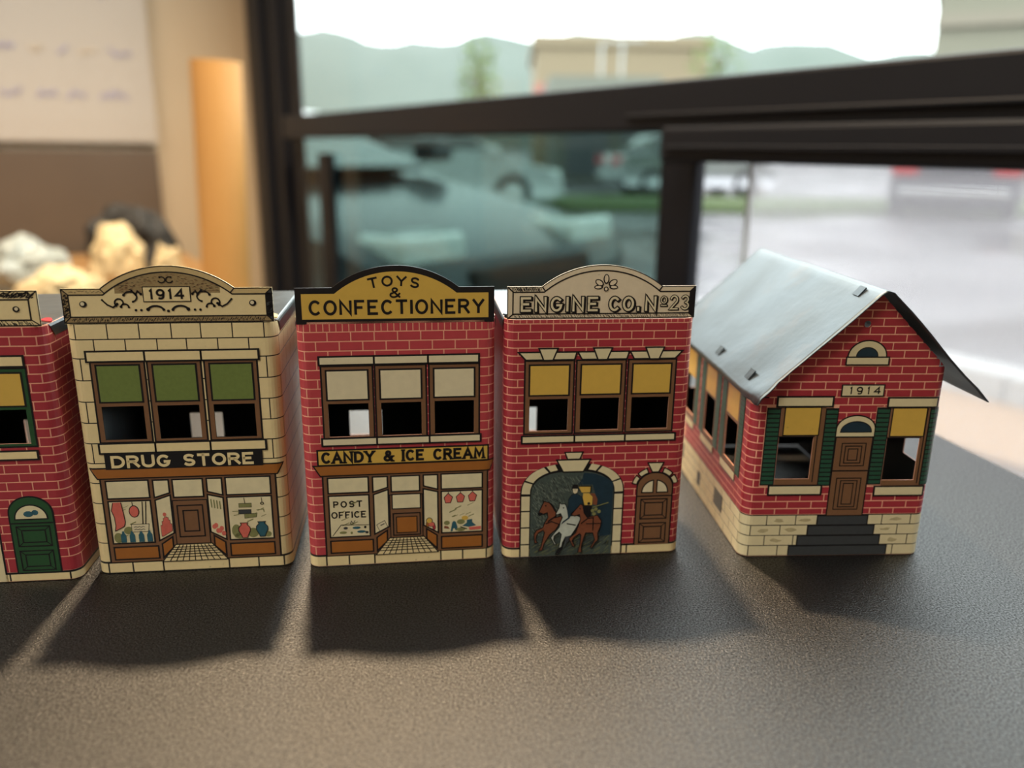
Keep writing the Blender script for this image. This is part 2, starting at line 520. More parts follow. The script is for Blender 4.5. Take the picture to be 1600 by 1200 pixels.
def roof_tab(root, x, y, z, mat, rz=0.):
    S = Shape()
    pts = [(cos(a)*2.1, sin(a)*2.0) for a in [pi*k/8 for k in range(9)]]
    V = []; n = len(pts)
    for zz in (0, .35):
        for a, b in pts: V.append((a, b*.75, zz+b*.28))
    c, s_ = cos(rz), sin(rz)
    V = [((x+c*a-s_*b)*mm, (y+s_*a+c*b)*mm, (z+h)*mm) for a, b, h in V]
    F = [tuple(range(n)), tuple(reversed(range(n, 2*n)))]+[(i, i+n, (i+1) % n+n, (i+1) % n) for i in range(n)]
    S.add(V, F, mat)
    return S.build('roof_tab', root)

def parapet_outline(d=0., lo=74.0, w=27.1, sh=83.4, half=17.2, rise=6.0):
    """outline of the front cornice board; d pulls it inwards"""
    R = (half*half+rise*rise)/(2*rise); cz = sh+rise-R
    Ri = R-d; zs = sh-d
    hx = math.sqrt(max(.1, Ri*Ri-(zs-cz)**2))
    a = math.degrees(math.atan2(zs-cz, hx))
    arc = arcp(0, cz, Ri, Ri, a, 180-a, 26)
    return [(-w+d, lo+d), (w-d, lo+d), (w-d, zs)]+arc+[(-w+d, zs)]

def parapet(root, mat, w=27.1, lo=73.9):
    S = Shape()
    out = parapet_outline(0, lo, w)
    S.prism([(x*mm, z*mm) for x, z in out], .00035, 0.0, mat)
    o = S.build('parapet_sign', root)
    return o

def windows3(root, M, holes, fmat, shade_mat, shade_top, zgap=1.35):
    """three sashes: blind above, open cut-out below"""
    for (h0, h1, b, t) in holes:
        im = Ink(M)
        o0, o1, ob, ot = h0-1.75, h1+1.75, b-1.1, shade_top+1.75
        for r in cutrects((o0, o1, ob, ot), [(h0, h1, b, t)]): im.rect(*r, 2, K)
        e = .5
        for r in [(o0+e, h0-.02, ob+e, ot-e), (h1+.02, o1-e, ob+e, ot-e), (h0-.05, h1+.05, shade_top+.35, ot-e),
                  (h0-.05, h1+.05, t+.02, t+zgap-.38), (h0-.05, h1+.05, ob+e, b-.02)]: im.rect(*r, 3, fmat)
        w = im.build('window_frame', root)
        im = Ink(M); im.rect(h0-.42, h1+.42, t+zgap-.45, shade_top+.5, 4, K); im.build('blind_border', w)
        im = Ink(M); im.rect(h0+.1, h1-.1, t+zgap, shade_top, 5, shade_mat); im.build('window_blind', w)

def slabs(root, M, name, u0, u1, v0, v1, div, mat, lay=6):
    xs = [u0]+list(div)+[u1]
    for i in range(len(xs)-1):
        im = Ink(M)
        im.rect(xs[i]-.3, xs[i+1]+.3, v0-.5, v1+.5, lay, K)
        im.rect(xs[i]+.28, xs[i+1]-.28, v0, v1, lay+1, mat)
        im.build(name, root)

def base_course(root, M, xs, top, mat, ends):
    xs = [-ends]+xs+[ends]
    bk = Ink(M); bk.rect(-ends, ends, top-.35, top+.25, 2, K); bk.build('base_line', root)
    for i in range(len(xs)-1):
        im = Ink(M); im.rect(xs[i], xs[i+1], .15, top-.2, 1, K); im.rect(xs[i]+.22, xs[i+1]-.22, .15, top-.35, 2, mat)
        im.build('base_block', root)

def hatch(im, region, n, lay, ang, ln, w, rnd, mat=None):
    u0, u1, v0, v1 = region
    for k in range(n):
        x = u0+(u1-u0)*(k+rnd.random())/n; y = rnd.uniform(v0, v1); l = ln*rnd.uniform(.6, 1.2)
        im.line([(x-cos(ang)*l/2, y-sin(ang)*l/2), (x+cos(ang)*l/2, y+sin(ang)*l/2)], w, lay, mat or K)

# ---- shop front shared by the two shops (drawing in mm, dx shifts the centre bay)
def shopfront(root, M, L, R, dx, top, goods):
    im = Ink(M)
    im.rect(L-.35, R+.35, 3.1, top+.2, 2, K); im.rect(L+.15, R-.15, 3.45, top, 3, BROWN)
    sf = im.build('shopfront', root)
    im = Ink(M); im.framed([(L-2.2, top+3.1), (R+2.2, top+3.1), (R+.6, top+.35), (L-.6, top+.35)], 4, OCHRE, .4); im.build('cornice', root)
    wl, wr = L+1.5, R-1.7
    def glass(name, p, mat=GLASSY):
        im = Ink(M); im.framed(p, 4, mat, .46); return im.build(name, sf)
    a = dx
    glass('transom_pane', R4(wl, a-11.0, 23.6, top-.8)); g1 = glass('shop_window', R4(wl, a-11.0, 9.6, 22.3))
    glass('transom_pane', [(a-9.3, 23.6), (a-5.5, 24.8), (a-5.5, top-.9), (a-9.3, top-.9)])
    g2 = glass('shop_window', [(a-9.2, 10.2), (a-5.4, 12.2), (a-5.4, 23.6), (a-9.2, 22.3)])
    glass('transom_pane', R4(a-4.0, a+3.8, 23.4, top-.9))
    glass('transom_pane', [(a+5.4, 24.8), (a+9.1, 23.7), (a+9.1, top-.9), (a+5.4, top-.9)])
    g4 = glass('shop_window', [(a+5.3, 12.1), (a+9.1, 9.8), (a+9.1, 22.4), (a+5.3, 23.4)])
    glass('transom_pane', R4(a+10.6, wr, 23.6, top-.8)); g5 = glass('shop_window', R4(a+10.6, wr, 9.4, 22.4))
    def oc(p, n='panel'):
        im = Ink(M); im.framed(p, 4, OCHRE, .46); return im.build(n, sf)
    oc(R4(wl, a-10.2, 4.5, 7.9)); oc(R4(a+10.5, wr, 4.3, 7.7))
    oc([(a-8.6, 4.9), (a-6.0, 7.6), (a-6.0, 10.4), (a-8.6, 8.6)]); oc([(a+6.1, 7.6), (a+8.7, 4.8), (a+8.7, 8.4), (a+6.1, 10.3)])
    # recessed door
    im = Ink(M); im.framed(R4(a-4.6, a+4.6, 8.6, 22.0), 4, BROWN, .3)
    d = im.build('shop_door', root)
    # tiled entrance
    im = Ink(M)
    q = [(a-8.9, 3.2), (a+8.9, 3.2), (a+5.0, 8.2), (a-5.0, 8.2)]
    im.framed(q, 5, CREAM, .3)
    tl = im.build('tiled_entrance', root)
    im = Ink(M)
    for k in range(1, 6): t = (k/6)**.8; y = 3.2+5*t; h = 8.9-3.9*t; im.line([(a-h, y), (a+h, y)], .26, 7.2, K)
    for k in range(1, 10): t = k/10; im.line([(a-8.9+17.8*t, 3.2), (a-5+10*t, 8.2)], .26, 7.2, K)
    im.build('tile_joints', tl)
    return sf, d, g1, g2, g4, g5

def streaks(M, parent, box, n, seed):
    rnd = random.Random(seed); im = Ink(M)
    for k in range(n):
        x = rnd.uniform(box[0]+1.5, box[1]-2.5); y = rnd.uniform(box[2]+.8, box[3]-1.2); l = rnd.uniform(.8, 2.2)
        im.line([(x, y), (x+l, y+l*.45)], rnd.uniform(.1, .3), 6, LAWN)
    im.build('glass_streaks', parent)

def house(label, pos, yaw, W=55., r=3.2, cat='toy house', name='toy_house'):
    root = empty(name, (pos[0], pos[1], DESK+.0002), yaw)
    tag(root, label, cat, 'lithographed tin toy buildings in a row')
    return root, Sheet(W, r)

D = 50.; H = 74.
# ------------------------------------------------------------------ drug store (cream stone)
root, M = house('cream stone printed tin drug store with green window blinds and 1914 on its top board', (-.09214, .21484), .1215)
holes = [(-20.6, -9.6, 41., 50.7), (-5.9, 5.2, 41., 50.7), (9.1, 20.2, 41., 50.7)]
shell(root, M, D, H, holes, [(-11.5, -.8, 23.6, 32.5)], K)
flat_roof(root, 55., D, H); roof_tab(root, 25.5, 5.2, H+.1, CREAM, -.6); roof_tab(root, -26, 6, H+.1, PINK, 2.5)
ue = M.depth_u(46)
rows = [73.9, 69.6, 64.3, 58.2, 52.1, 46., 40., 34.1, 28.1, 22., 15.7, 9.6, 3.5]
wh = [(h[0]-1.5, h[1]+1.5, 40.2, 63.6) for h in holes]
shopbox = [(-23.5, 24.3, 3., 31.)]
def blocks(i, joints):
    v1, v0 = rows[i]-.16, rows[i+1]+.16
    xs = [-M.depth_u(14)]+joints+[ue]
    for k in range(len(xs)-1):
        rs = cutrects((xs[k]+.16, xs[k+1]-.16, v0, v1), wh+shopbox)
        if not rs: continue
        for q in rs: im = Ink(M); im.rect(*q, 1, CREAM); im.build('stone_block', root)
blocks(0, [-33., -24.9, -16.7, -8.5, -.2, 7.5, 15.8, 24.2, 33., 41., 49., 57., 65.])
blocks(1, [-29., -20.5, -12.4, -4.2, 3.5, 11.7, 19.9, 29., 37., 45., 53., 61.])
for i in range(2, 12):
    blocks(i, ([-32., -24.5, 24.3, 32., 40., 48., 56., 64.] if i % 2 == 0 and i < 7 else [-27.4, 28.5, 36., 44., 52., 60.]))
base_course(root, M, [-24.4, -17.7, -9.2, 9.4, 17.9, 25.2, 45.], 3.4, CREAM, ue)
windows3(root, M, holes, BROWN, GREEN, 62.2, 1.45)
slabs(root, M, 'lintel', -22.9, 22.3, 63.7, 66.1, [-7.8, 7.0], CREAM)
slabs(root, M, 'window_sill', -22.6, 22.5, 37.3, 39.7, [-7.6, 7.3], CREAM)
im = Ink(M); im.rect(-21.6, 21.3, 32.2, 36.8, 6, K); sb = im.build('sign_band', root)
write(M, 'DRUG STORE', -19.6, 18.5, 33.05, 2.9, 7, CREAM, .82, sb, gap=.30, serif=.35)
sf, d, g1, g2, g4, g5 = shopfront(root, M, -23.5, 24.3, 0., 29.3, 'drug')
for p in (R4(-3.6, 3.4, 10.8, 20.6), R4(-2.1, 2.0, 12.5, 19.)):
    im = Ink(M); im.line(p, .36, 6.5, K, True); im.build('door_moulding', d)
for g, bx, sd in ((g1, (-22, -11, 10, 22), 1), (g5, (10.6, 22.5, 10, 22), 2)): streaks(M, g, bx, 7, sd)
im = Ink(M); im.framed([(-21.0, 22.2), (-18.8, 22.2), (-18.4, 18.6), (-18.2, 16.2), (-18.6, 14.8), (-21.2, 13.4), (-20.9, 15.2), (-21.0, 17.6), (-21.6, 19.8)][::-1], 6, PINK, .0)
im.line([(-21.0, 22.2), (-21.6, 19.8), (-21.0, 17.6), (-20.9, 15.2), (-21.2, 13.4), (-18.6, 14.8), (-18.2, 16.2), (-18.4, 18.6), (-18.8, 22.2)], .2, 7.5, K); im.build('stocking_print', g1)
im = Ink(M); im.disc(-15.5, 19.3, 1.45, 1.9, 6, K); im.disc(-15.5, 19.3, 1.2, 1.65, 7, PINK); im.line([(-15.8, 22.3), (-15.7, 21.)], .2, 7, K); im.build('lantern_print', g1)
im = Ink(M); im.line([(-12.0, 22.3), (-12.7, 15.2)], .26, 7, K); im.line([(-13.0, 22.3), (-13.5, 15.2)], .26, 7, K)
im.framed([(-16.6, 13.0), (-12.2, 13.0), (-11.9, 15.2), (-16.6, 15.2)], 6, WHITE, .16)
for yy in (14.5, 13.7): im.line([(-16.0+.5*k, yy+(.12 if k % 2 else -.12)) for k in range(7)], .16, 8, SLATE)
im.build('show_card_print', g1)
im = Ink(M)
for x in (-19.2, -16.8, -14.3, -12.0):
    im.poly([(x-.75, 9.7), (x+.75, 9.7), (x+.75, 11.9), (x+.3, 12.7), (x+.3, 13.2), (x-.3, 13.2), (x-.3, 12.7), (x-.75, 11.9)], 7, TEAL)
im.build('bottle_print', g1)
im = Ink(M); im.disc(-20.6, 11.2, 1.2, 1.6, 6, LAWN); im.disc(-17.6, 13.4, 1.3, 1.2, 6, LAWN); im.build('foliage_print', g1)
im = Ink(M)
for k in range(7):
    x = -8.6+.42*k; im.framed(R4(x, x+.5, 11.2+.26*k, 14.6+2.6*sin(k*.5)), 6, PINK, .1)
im.disc(-7.3, 18.0, .5, .6, 6, PINK); im.build('stacked_goods_print', g2)
im = Ink(M)
for k in range(4): im.line([(5.9+.8*k, 22.3-.25*k), (6.0+.8*k, 19.6-.2*k)], .34, 6, LAWN)
for k in range(6): im.disc(6.2+.5*k, 13.6-.36*k+.8*sin(k*2), .6, .75, 6.2+.1*k, PINK)
im.build('hanging_goods_print', g4)
def vase(M, x, z, s, mat, par):
    im = Ink(M); p = [(-.75, 0), (.75, 0), (.95, .7), (1.75, 2.4), (1.7, 3.4), (.85, 4.4), (1.15, 5.0), (-1.15, 5.0), (-.85, 4.4), (-1.7, 3.4), (-1.75, 2.4), (-.95, .7)]
    q = [(x+a*s, z+b*s) for a, b in p]
    im.poly(q, 7, mat); im.line(q, .2, 8, K, True); im.build('vase_print', par)
im = Ink(M)
for x, z, a, b in ((12.3, 12., 1.3, 2.0), (17., 11.2, 1.6, 1.5), (21.2, 10.6, 1.0, .9), (13., 10.3, 1.4, .8)): im.disc(x, z, a, b, 6, LAWN)
im.build('foliage_print', g5)
vase(M, 14.6, 9.7, .95, PINK, g5); vase(M, 19.6, 9.9, .95, TEAL, g5)
im = Ink(M)
for q, mt in ((R4(13.6, 17.0, 19.4, 20.5), LAWN), (R4(13.4, 16.8, 17.3, 18.5), SLATE), ([(15.0, 15.9), (18.2, 16.2), (18.4, 17.2), (15.0, 17.2)], LAWN)): im.framed(q, 6, mt, .12)
im.line([(15.1, 22.3), (15.3, 20.5)], .18, 7, K); im.line([(20.0, 22.3), (20.1, 20.8)], .16, 7, K); im.line(arcp(20.1, 20.4, .45, .35, 0, 340, 10), .2, 7, K, True)
im.line([(11.6, 18.2), (13.4, 18.2), (13.2, 17.1), (11.9, 16.9)], .2, 7, LAWN); im.line([(18.4, 18.4), (20.4, 18.6), (20.5, 17.6)], .2, 7, LAWN); im.build('hanging_goods_print', g5)
# top board with scrollwork
pr = parapet(root, CREAM)
rnd = random.Random(5)
TANK = ink('engraved_tan_ink', (150, 130, 92), .36, .25, 1500)
im = Ink(FLAT)
im.poly(parapet_outline(.1), .2, ink('board_bevel_ink', (196, 174, 126), .36, .12, 900)); im.poly(parapet_outline(1.7), .35, CREAM); im.poly([(-27, 74.1), (27, 74.1), (25.3, 75.7), (-25.3, 75.7)], .6, TANK); im.poly([(25.4, 75.8), (27, 74.2), (27, 83.2), (25.4, 81.7)], .6, SLATE); im.poly([(-27, 74.2), (-25.4, 75.8), (-25.4, 81.7), (-27, 83.2)], .6, TANK)
im.poly([(13.5, 82.)]+[(x, 87.4-(x*x)/51.) for x in [13.5-27*k/16 for k in range(17)]]+[(-13.5, 82.)], .6, TANK)
im.build('engraved_shading', pr)
im = Ink(FLAT)
im.line(parapet_outline(.15), .3, 1, K, True)
im.line(parapet_outline(1.75), .36, 1.5, K, True)
for a, b in (((-27, 74.1), (-25.3, 75.8)), ((27, 74.1), (25.3, 75.8)), ((-27, 83.3), (-25.3, 81.7)), ((27, 83.3), (25.3, 81.7)), ((-17.2, 83.3), (-16.0, 81.9)), ((17.2, 83.3), (16.0, 81.9))): im.line([a, b], .3, 1.5, K)
im.build('moulding_lines', pr)
im = Ink(FLAT)
hatch(im, (-25, 25, 74.5, 75.3), 170, 1, 1.1, .7, .15, rnd); hatch(im, (-26.8, -25.6, 75.5, 82), 60, 1, .4, .6, .22, rnd); hatch(im, (25.6, 26.8, 75.5, 82), 90, 1, .4, .7, .3, rnd)
hatch(im, (-25, -17, 82.2, 82.8), 20, 1, .2, .5, .1, rnd)
for k in range(230):
    x = rnd.uniform(-13, 13); top = 87.2-(x*x)/54.
    y = rnd.uniform(82.4, top) if top > 82.4 else 82.6
    if abs(x) < 6.6 and y < 84.3: continue
    if abs(x) < 2.6 and y > 84.3 and y < 86.6: continue
    im.line([(x-.3, y), (x, y+.12), (x+.3, y-.05)], .1, 1, BROWN if k % 3 else K)
im.build('shading_lines', pr)
im = Ink(FLAT); im.framed(R4(-6.2, 5.6, 79.9, 83.6), 3, CREAM, .25); pl = im.build('date_plaque', pr)
write(FLAT, '1914', -4.5, 4.0, 80.6, 2.3, 5, K, .6, pl, gap=.45)
def scroll(im, pts, w=.42): im.line(pts, w, 3, K); im.disc(pts[0][0], pts[0][1], w*.9, w*.9, 3, K, 8); im.disc(pts[-1][0], pts[-1][1], w*.7, w*.7, 3, K, 8)
im = Ink(FLAT)
for g in (-1, 1):
    f = lambda L: [(g*x-.3, y) for x, y in L]
    scroll(im, f(arcp(9.4, 81.1, 1.7, 1.4, 20, 250, 10)))
    scroll(im, f([(6.6, 81.8), (7.4, 82.6), (8.0, 81.6), (8.9, 82.8)]))
    scroll(im, f(arcp(12.4, 79.5, 1.1, 1.1, -40, 200, 8)))
    scroll(im, f([(12.9, 79.2), (14.0, 78.3), (15.4, 79.0), (16.6, 80.3)]))
    scroll(im, f(arcp(11.0, 78.3, 1.0, .9, 10, 180, 8)))
    scroll(im, f(arcp(3.2, 77.2, 2.1, 1.4, 20, 165, 9)), .55)
    scroll(im, f(arcp(1.0, 85.6, .9, .8, 60, 330, 8)), .3)
    for x in (6.9, 8.3): im.disc(g*x-.3, 77.5, .34, .34, 3, K, 10)
    im.disc(g*21.8, 79.2, .95, .85, 3, K); im.disc(g*21.8-.15, 79.3, .5, .5, 4, WHITE)
im.disc(-.3, 77.2, .38, .38, 3, K, 10)
im.build('scroll_ornament', pr)

# ------------------------------------------------------------------ toys & confectionery
root, M = house('red brick printed tin toy and confectionery shop with yellow top board', (-.03208, .22061), .1347)
holes = [(-19.8, -8.6, 40.6, 50.5), (-5., 6.3, 40.6, 50.5), (10.1, 21.4, 40.6, 50.6)]
shell(root, M, D, H, holes, [(-17.6, -6.6, 23.6, 32.5)], MORTAR)
flat_roof(root, 55., D, H); roof_tab(root, 25.8, 4.8, H+.1, TIN, -.5); roof_tab(root, -26.2, 4.8, H+.1, WHITE, 2.4)
wh = [(h[0]-1.5, h[1]+1.5, 39.9, 61.6) for h in holes]+[(-22., 25., 3., 28.)]
lay_bricks(M, root, [73.6, 71.2], 1.75, -27.1, -30, 30, [], RED, .3)
rows = [71.2-2.7*k for k in range(26)]; rows[-1] = 3.6
lay_bricks(M, root, rows, 6.4, -25.5, -32, 32, wh, RED, .34)
base_course(root, M, [-22.5, -15.9, -8.4, 11.3, 17.9, 25.1], 3.5, CREAM, 36.)
windows3(root, M, holes, BROWN, WHITE, 60.0)
slabs(root, M, 'lintel', -21.7, 22.8, 62.1, 64.0, [-6.6, 8.4], WHITE)
slabs(root, M, 'window_sill', -21.9, 23.3, 38.3, 40.0, [-6.5, 8.5], WHITE)
im = Ink(M); im.framed(R4(-23.2, 25.2, 32.4, 36.5), 6, YELLOW, .5); sb = im.build('sign_band', root)
write(M, 'CANDY & ICE CREAM', -22.1, 24.1, 33.1, 2.75, 8, K, .8, sb, gap=.36, serif=.62)
sf, d, g1, g2, g4, g5 = shopfront(root, M, -22.3, 25.3, 1.3, 28.7, 'toys')
im = Ink(M); im.framed(R4(-2.6, 5.3, 17.9, 22.1), 6, GLASSY, .36); im.build('door_pane', d)
im = Ink(M); im.line(R4(-2.6, 5.3, 9.2, 16.2), .36, 6.5, K, True); im.framed(R4(-1.5, 4.2, 10.1, 14.9), 6, OCHRE, .3); im.build('door_panel', d)
write(M, 'POST', -19.6, -11.6, 19.0, 1.7, 6, K, .4, g1, gap=.5)
write(M, 'OFFICE', -20.3, -10.6, 15.6, 1.75, 6, K, .4, g1, gap=.38)
im = Ink(M); im.line([(-20.4, 9.8), (-17.8, 13.3), (-9.7, 13.0)], .18, 6, K)
for x, z, l, mt in ((-17.2, 12.2, 1.3, SLATE), (-18.4, 10.8, 2.2, LAWN), (-14.6, 12.2, 2.4, TEAL), (-13.3, 10.9, 2.6, TEAL), (-11.2, 12.3, .7, K), (-10.9, 10.6, 1., SLATE), (-15.2, 10.6, .7, LAWN)):
    im.disc(x+l/2, z, l/2, .42, 6, mt, 10)
im.line([(-15.2, 13.4), (-14.8, 14.4), (-14.3, 13.6), (-13.7, 14.6)], .18, 6, SLATE); im.build('stationery_print', g1)
im = Ink(M); im.framed([(-6.6, 10.9), (-4.4, 12.1), (-5.2, 14.0), (-7.4, 12.8)], 6, WHITE, .16); im.line([(-6.4, 12.6), (-5.2, 13.2)], .3, 8, SLATE); im.build('show_card_print', g2)
im = Ink(M)
for x, z, a, b, mt in ((8.0, 13.4, 1.0, 1.0, YELLOW), (8.6, 12.2, 1.1, .8, PINK), (7.5, 12.2, .6, .9, OCHRE), (9.4, 11.2, .5, .9, REDD)): im.disc(x, z, a, b, 6, K); im.disc(x, z, a*.8, b*.8, 7, mt)
im.build('toy_print', g4)
for g, bx, sd in ((g1, (-21, -10, 12, 22), 3), (g5, (12., 23, 13, 20), 4)): streaks(M, g, bx, 8, sd)
for x, z in ((13.7, 20.4), (17.3, 20.5), (20.9, 20.7)):
    im = Ink(M); q = [(x-.75, z-1.4), (x+.6, z-1.4), (x+1.15, z+.3), (x, z+1.4), (x-1.15, z+.2)]
    im.poly(grow(q, .2), 6, K); im.poly(q, 7, PINK); im.line([(x, z+1.4), (x, z+2.)], .2, 7, K); im.build('lantern_print', g5)
im = Ink(M)
im.poly([(14.3, 9.6), (14.8, 12.4), (15.3, 13.0), (15.9, 12.6), (16.4, 10.8), (15.9, 9.7), (15.5, 10.6), (15.0, 10.4), (14.9, 9.6)], 6, TEAL)
im.poly([(17.8, 11.2), (19.2, 12.2), (19.2, 13.1), (20.8, 13.3), (20.8, 12.3), (22.0, 11.2), (19.8, 10.8)], 6, TEAL)
im.poly([(20.0, 9.8), (23.4, 9.9), (23.4, 10.9), (19.7, 10.7)], 7, PINK); im.line([(17.2, 11.0), (19.2, 10.2)], .3, 7, K)
im.poly([(12.3, 10.7), (14.0, 10.4), (13.6, 11.2), (12.5, 11.5)], 6, BAY); im.disc(17.4, 12.6, 1.2, .8, 6, LAWN); im.disc(18.6, 13.8, 1., .7, 6, YELLOW); im.disc(13.2, 12.4, .9, .7, 6, LAWN); im.disc(17.3, 10.1, 1.4, .6, 6, LAWN)
im.build('toy_print', g5)
for g in (-1, 1): im = Ink(M); im.rect(*sorted((g*32.2, g*M.depth_u(49))), 3.6, 70, 1, RED); im.build('side_print', root)
pr = parapet(root, K, 27.1, 73.4)
im = Ink(FLAT); im.poly(parapet_outline(1.65, 73.1, 27.1), 1, YELLOW); yb = im.build('yellow_field', pr)
write(FLAT, 'CONFECTIONERY', -23.3, 24.0, 76.2, 3.5, 2, K, .74, yb, gap=.36)
write(FLAT, 'TOYS', -7.3, 6.2, 83.2, 2.45, 2, K, .55, yb, gap=.42, bow=(.75, .24))
write(FLAT, '&', -1.6, 1.0, 80.7, 2.5, 2, K, .5, yb)

# ------------------------------------------------------------------ engine house
root, M = house('red brick printed tin engine house with yellow blinds and horses in its archway', (.02522, .22712), .1093)
holes = [(-20.2, -8.9, 40.7, 50.5), (-5.2, 6.3, 40.7, 50.6), (10., 21.2, 40.7, 50.6)]
shell(root, M, D, H, holes, [(-22., -11., 23.4, 32.2)], MORTAR)
flat_roof(root, 55., D, H); roof_tab(root, -25.9, 4.6, H+.1, TIN, 2.4)
pic = (-20.5, 7.5, 0, 25)
wh = [(h[0]-1.5, h[1]+1.5, 39.5, 61.9) for h in holes]+[pic, (13.3, 24., 2.5, 22.)]
lay_bricks(M, root, [74.0, 72.8], 1.9, -27.1, -30, 30, [], RED, .28)
rows = [72.8-2.33*k for k in range(31)]; rows[-1] = 3.2
lay_bricks(M, root, rows, 6.55, -26.9, -33, 32, wh, REDD, .32, phase=.48)
base_course(root, M, [-22.3, 9.2, 10.9], 3.0, CREAM, 36.)
windows3(root, M, holes, BROWN, YELLOW, 60.5)
for i, (a, b) in enumerate(((-22.6, -7.3), (-6.3, 8.0), (9.0, 23.3))):
    c = (a+b)/2-.1
    im = Ink(M)
    im.framed([(a+1.2, 62.5), (b-(1.2 if i == 2 else .3), 62.5), (b+(.5 if i == 2 else .2), 64.3), (a-(.5 if i == 0 else -.2), 64.3)], 6, STONE, .45); lt = im.build('lintel', root)
    im = Ink(M); im.framed([(c-1.2, 62.4), (c+1.2, 62.4), (c+2.4, 65.4), (c-2.4, 65.4)], 8, STONE, .45); im.build('keystone', lt)
slabs(root, M, 'window_sill', -22.3, 23.8, 37.3, 39.0, [-6.7, 8.5], STONE)
# carriage arch
cx = -6.65
def sup(rx, ry, z0, a0, a1, n=22, e=2.45):
    out = []
    for k in range(n+1):
        t = radians(a0+(a1-a0)*k/n); c, s_ = cos(t), sin(t)
        out.append((cx+rx*math.copysign(abs(c)**(2/e), c), z0+ry*abs(s_)**(2/e)))
    return out
im = Ink(M); im.poly([(cx+15.9, .1)]+sup(15.9, 10.4, 20., 0, 180, 30)+[(cx-15.9, .1)], 2, K); ar = im.build('arch_outline', root)
im = Ink(M); im.poly([(cx+12.6, .1)]+sup(12.6, 7.8, 20., 0, 180, 30)+[(cx-12.6, .1)], 3, DUSK); pc = im.build('archway_picture', root)
for g in (-1, 1):
    zs = [.1, 4.2, 9.8, 15.2, 20.3]
    for k in range(4):
        im = Ink(M); u0, u1 = sorted((cx+g*12.95, cx+g*15.45)); im.poly(R4(u0, u1, zs[k]+(.25 if k else .1), zs[k+1]-.25), 4, STONE); im.build('arch_stone', ar)
    for a, b in ((1.5, 21), (24.5, 59.5), (63, 73.5)):
        A = (a, b) if g == 1 else (180-a, 180-b)
        im = Ink(M); im.poly(sup(15.45, 9.95, 20.4, *A, 8)+sup(12.95, 8.15, 20.4, *A[::-1], 8), 4, STONE); im.build('arch_stone', ar)
im = Ink(M); im.framed([(cx-2.9, 27.9), (cx+2.9, 27.9), (cx+4.7, 31.3), (cx-4.7, 31.3)], 5, STONE, .45); im.build('keystone', ar)
im = Ink(M); im.framed([(cx-1.7, 31.9), (cx+1.7, 31.9), (cx+2.4, 33.7), (cx-2.4, 33.7)], 5, STONE, .4); im.build('keystone', ar)
# the picture: three horses, a driver and a fire wagon
P = lambda L: [(-19.4+(x-85)*.0253, (1137-y-.03*(x-85))*.0267) for x, y in L]
rnd = random.Random(11)
im = Ink(M)
HATCH = ink('hatch_grey_ink', (122, 132, 122), .36, .2)
for k in range(900):
    x = rnd.uniform(105, 700); y = rnd.uniform(110, 850)
    if y < 250-(x-100)*.42 or y < 130 or (x > 480 and y > 330): continue
    im.line(P([(x, y), (x+20, y+27)]), .1, 4, K if k % 3 == 0 else HATCH)
for k in range(150):
    x = rnd.uniform(90, 1040); y = rnd.uniform(880, 1105); l = rnd.uniform(40, 110)
    im.line(P([(x, min(1110, y+l*.3)), (min(1055, x+l), y-l*.3)]), .11, 4, [K, LAWN, SLATE][k % 3])
im.build('picture_hatching', pc)
im = Ink(M); im.poly(P([(720, 95), (860, 110), (1000, 160), (1080, 220), (1075, 860), (940, 880), (900, 600), (880, 400), (830, 240), (650, 240), (700, 170)]), 4, NAVY); im.build('dark_doorway_print', pc)
im = Ink(M); im.poly(P([(660, 262), (806, 262), (800, 332), (700, 336)]), 6, YELLOW); im.poly(P([(720, 345), (790, 345), (835, 390), (830, 490), (740, 490), (715, 400)]), 6, YELLOW)
im.poly(P([(800, 345), (860, 350), (895, 420), (890, 490), (840, 480), (840, 390)]), 5, BAY); im.line(P([(840, 520), (1030, 460)]), .4, 6, LAWN); im.line(P([(840, 525), (1030, 465)]), .12, 7, K)
for x, y in ((840, 560), (880, 540), (920, 570), (860, 600)): im.disc(*P([(x, y)])[0], .55, .55, 6, LAWN); 
im.disc(*P([(790, 470)])[0], .45, .45, 7, K); im.line(P([(660, 258), (810, 258), (806, 335)]), .3, 7, K); im.build('fire_wagon_print', pc)
im = Ink(M); im.poly(P([(535, 610), (540, 420), (580, 360), (640, 350), (710, 390), (725, 480), (830, 500), (820, 640), (780, 640), (700, 560), (620, 580), (580, 620)]), 5.5, K)
im.poly(P([(540, 600), (545, 425), (585, 365), (640, 355), (705, 395), (715, 480), (640, 530), (580, 590)]), 7, NAVY)
im.poly(P([(590, 285), (652, 285), (645, 335), (615, 350), (594, 330)]), 8, WHITE); im.poly(P([(575, 288), (585, 250), (600, 235), (645, 240), (662, 288)]), 9, K); im.line(P([(605, 300), (625, 302)]), .12, 9, K); im.build('driver_print', pc)
def horse(L, mat, lay, eye):
    im = Ink(M); q = P(L); im.poly(q, lay, mat); im.line(q, .24, lay+1, K, True); im.disc(*P([eye])[0], .25, .2, lay+2, K, 8)
    return im
im = horse([(180, 600), (205, 540), (230, 480), (250, 440), (285, 450), (340, 470), (385, 540), (400, 600), (385, 645), (470, 620), (465, 690), (430, 740), (400, 790), (330, 850), (300, 900), (260, 970), (240, 1050), (195, 1060), (225, 1000), (250, 880), (262, 830), (245, 800), (190, 830), (165, 870), (160, 930), (185, 955), (145, 960), (135, 850), (165, 800), (240, 765), (265, 700), (300, 640), (290, 580), (240, 600), (200, 615)], BAY, 6, (270, 495))
im.poly(P([(300, 455), (345, 470), (392, 545), (400, 590), (375, 560), (335, 490)]), 8, K); im.poly(P([(180, 600), (190, 570), (240, 590), (205, 615)]), 8, K)
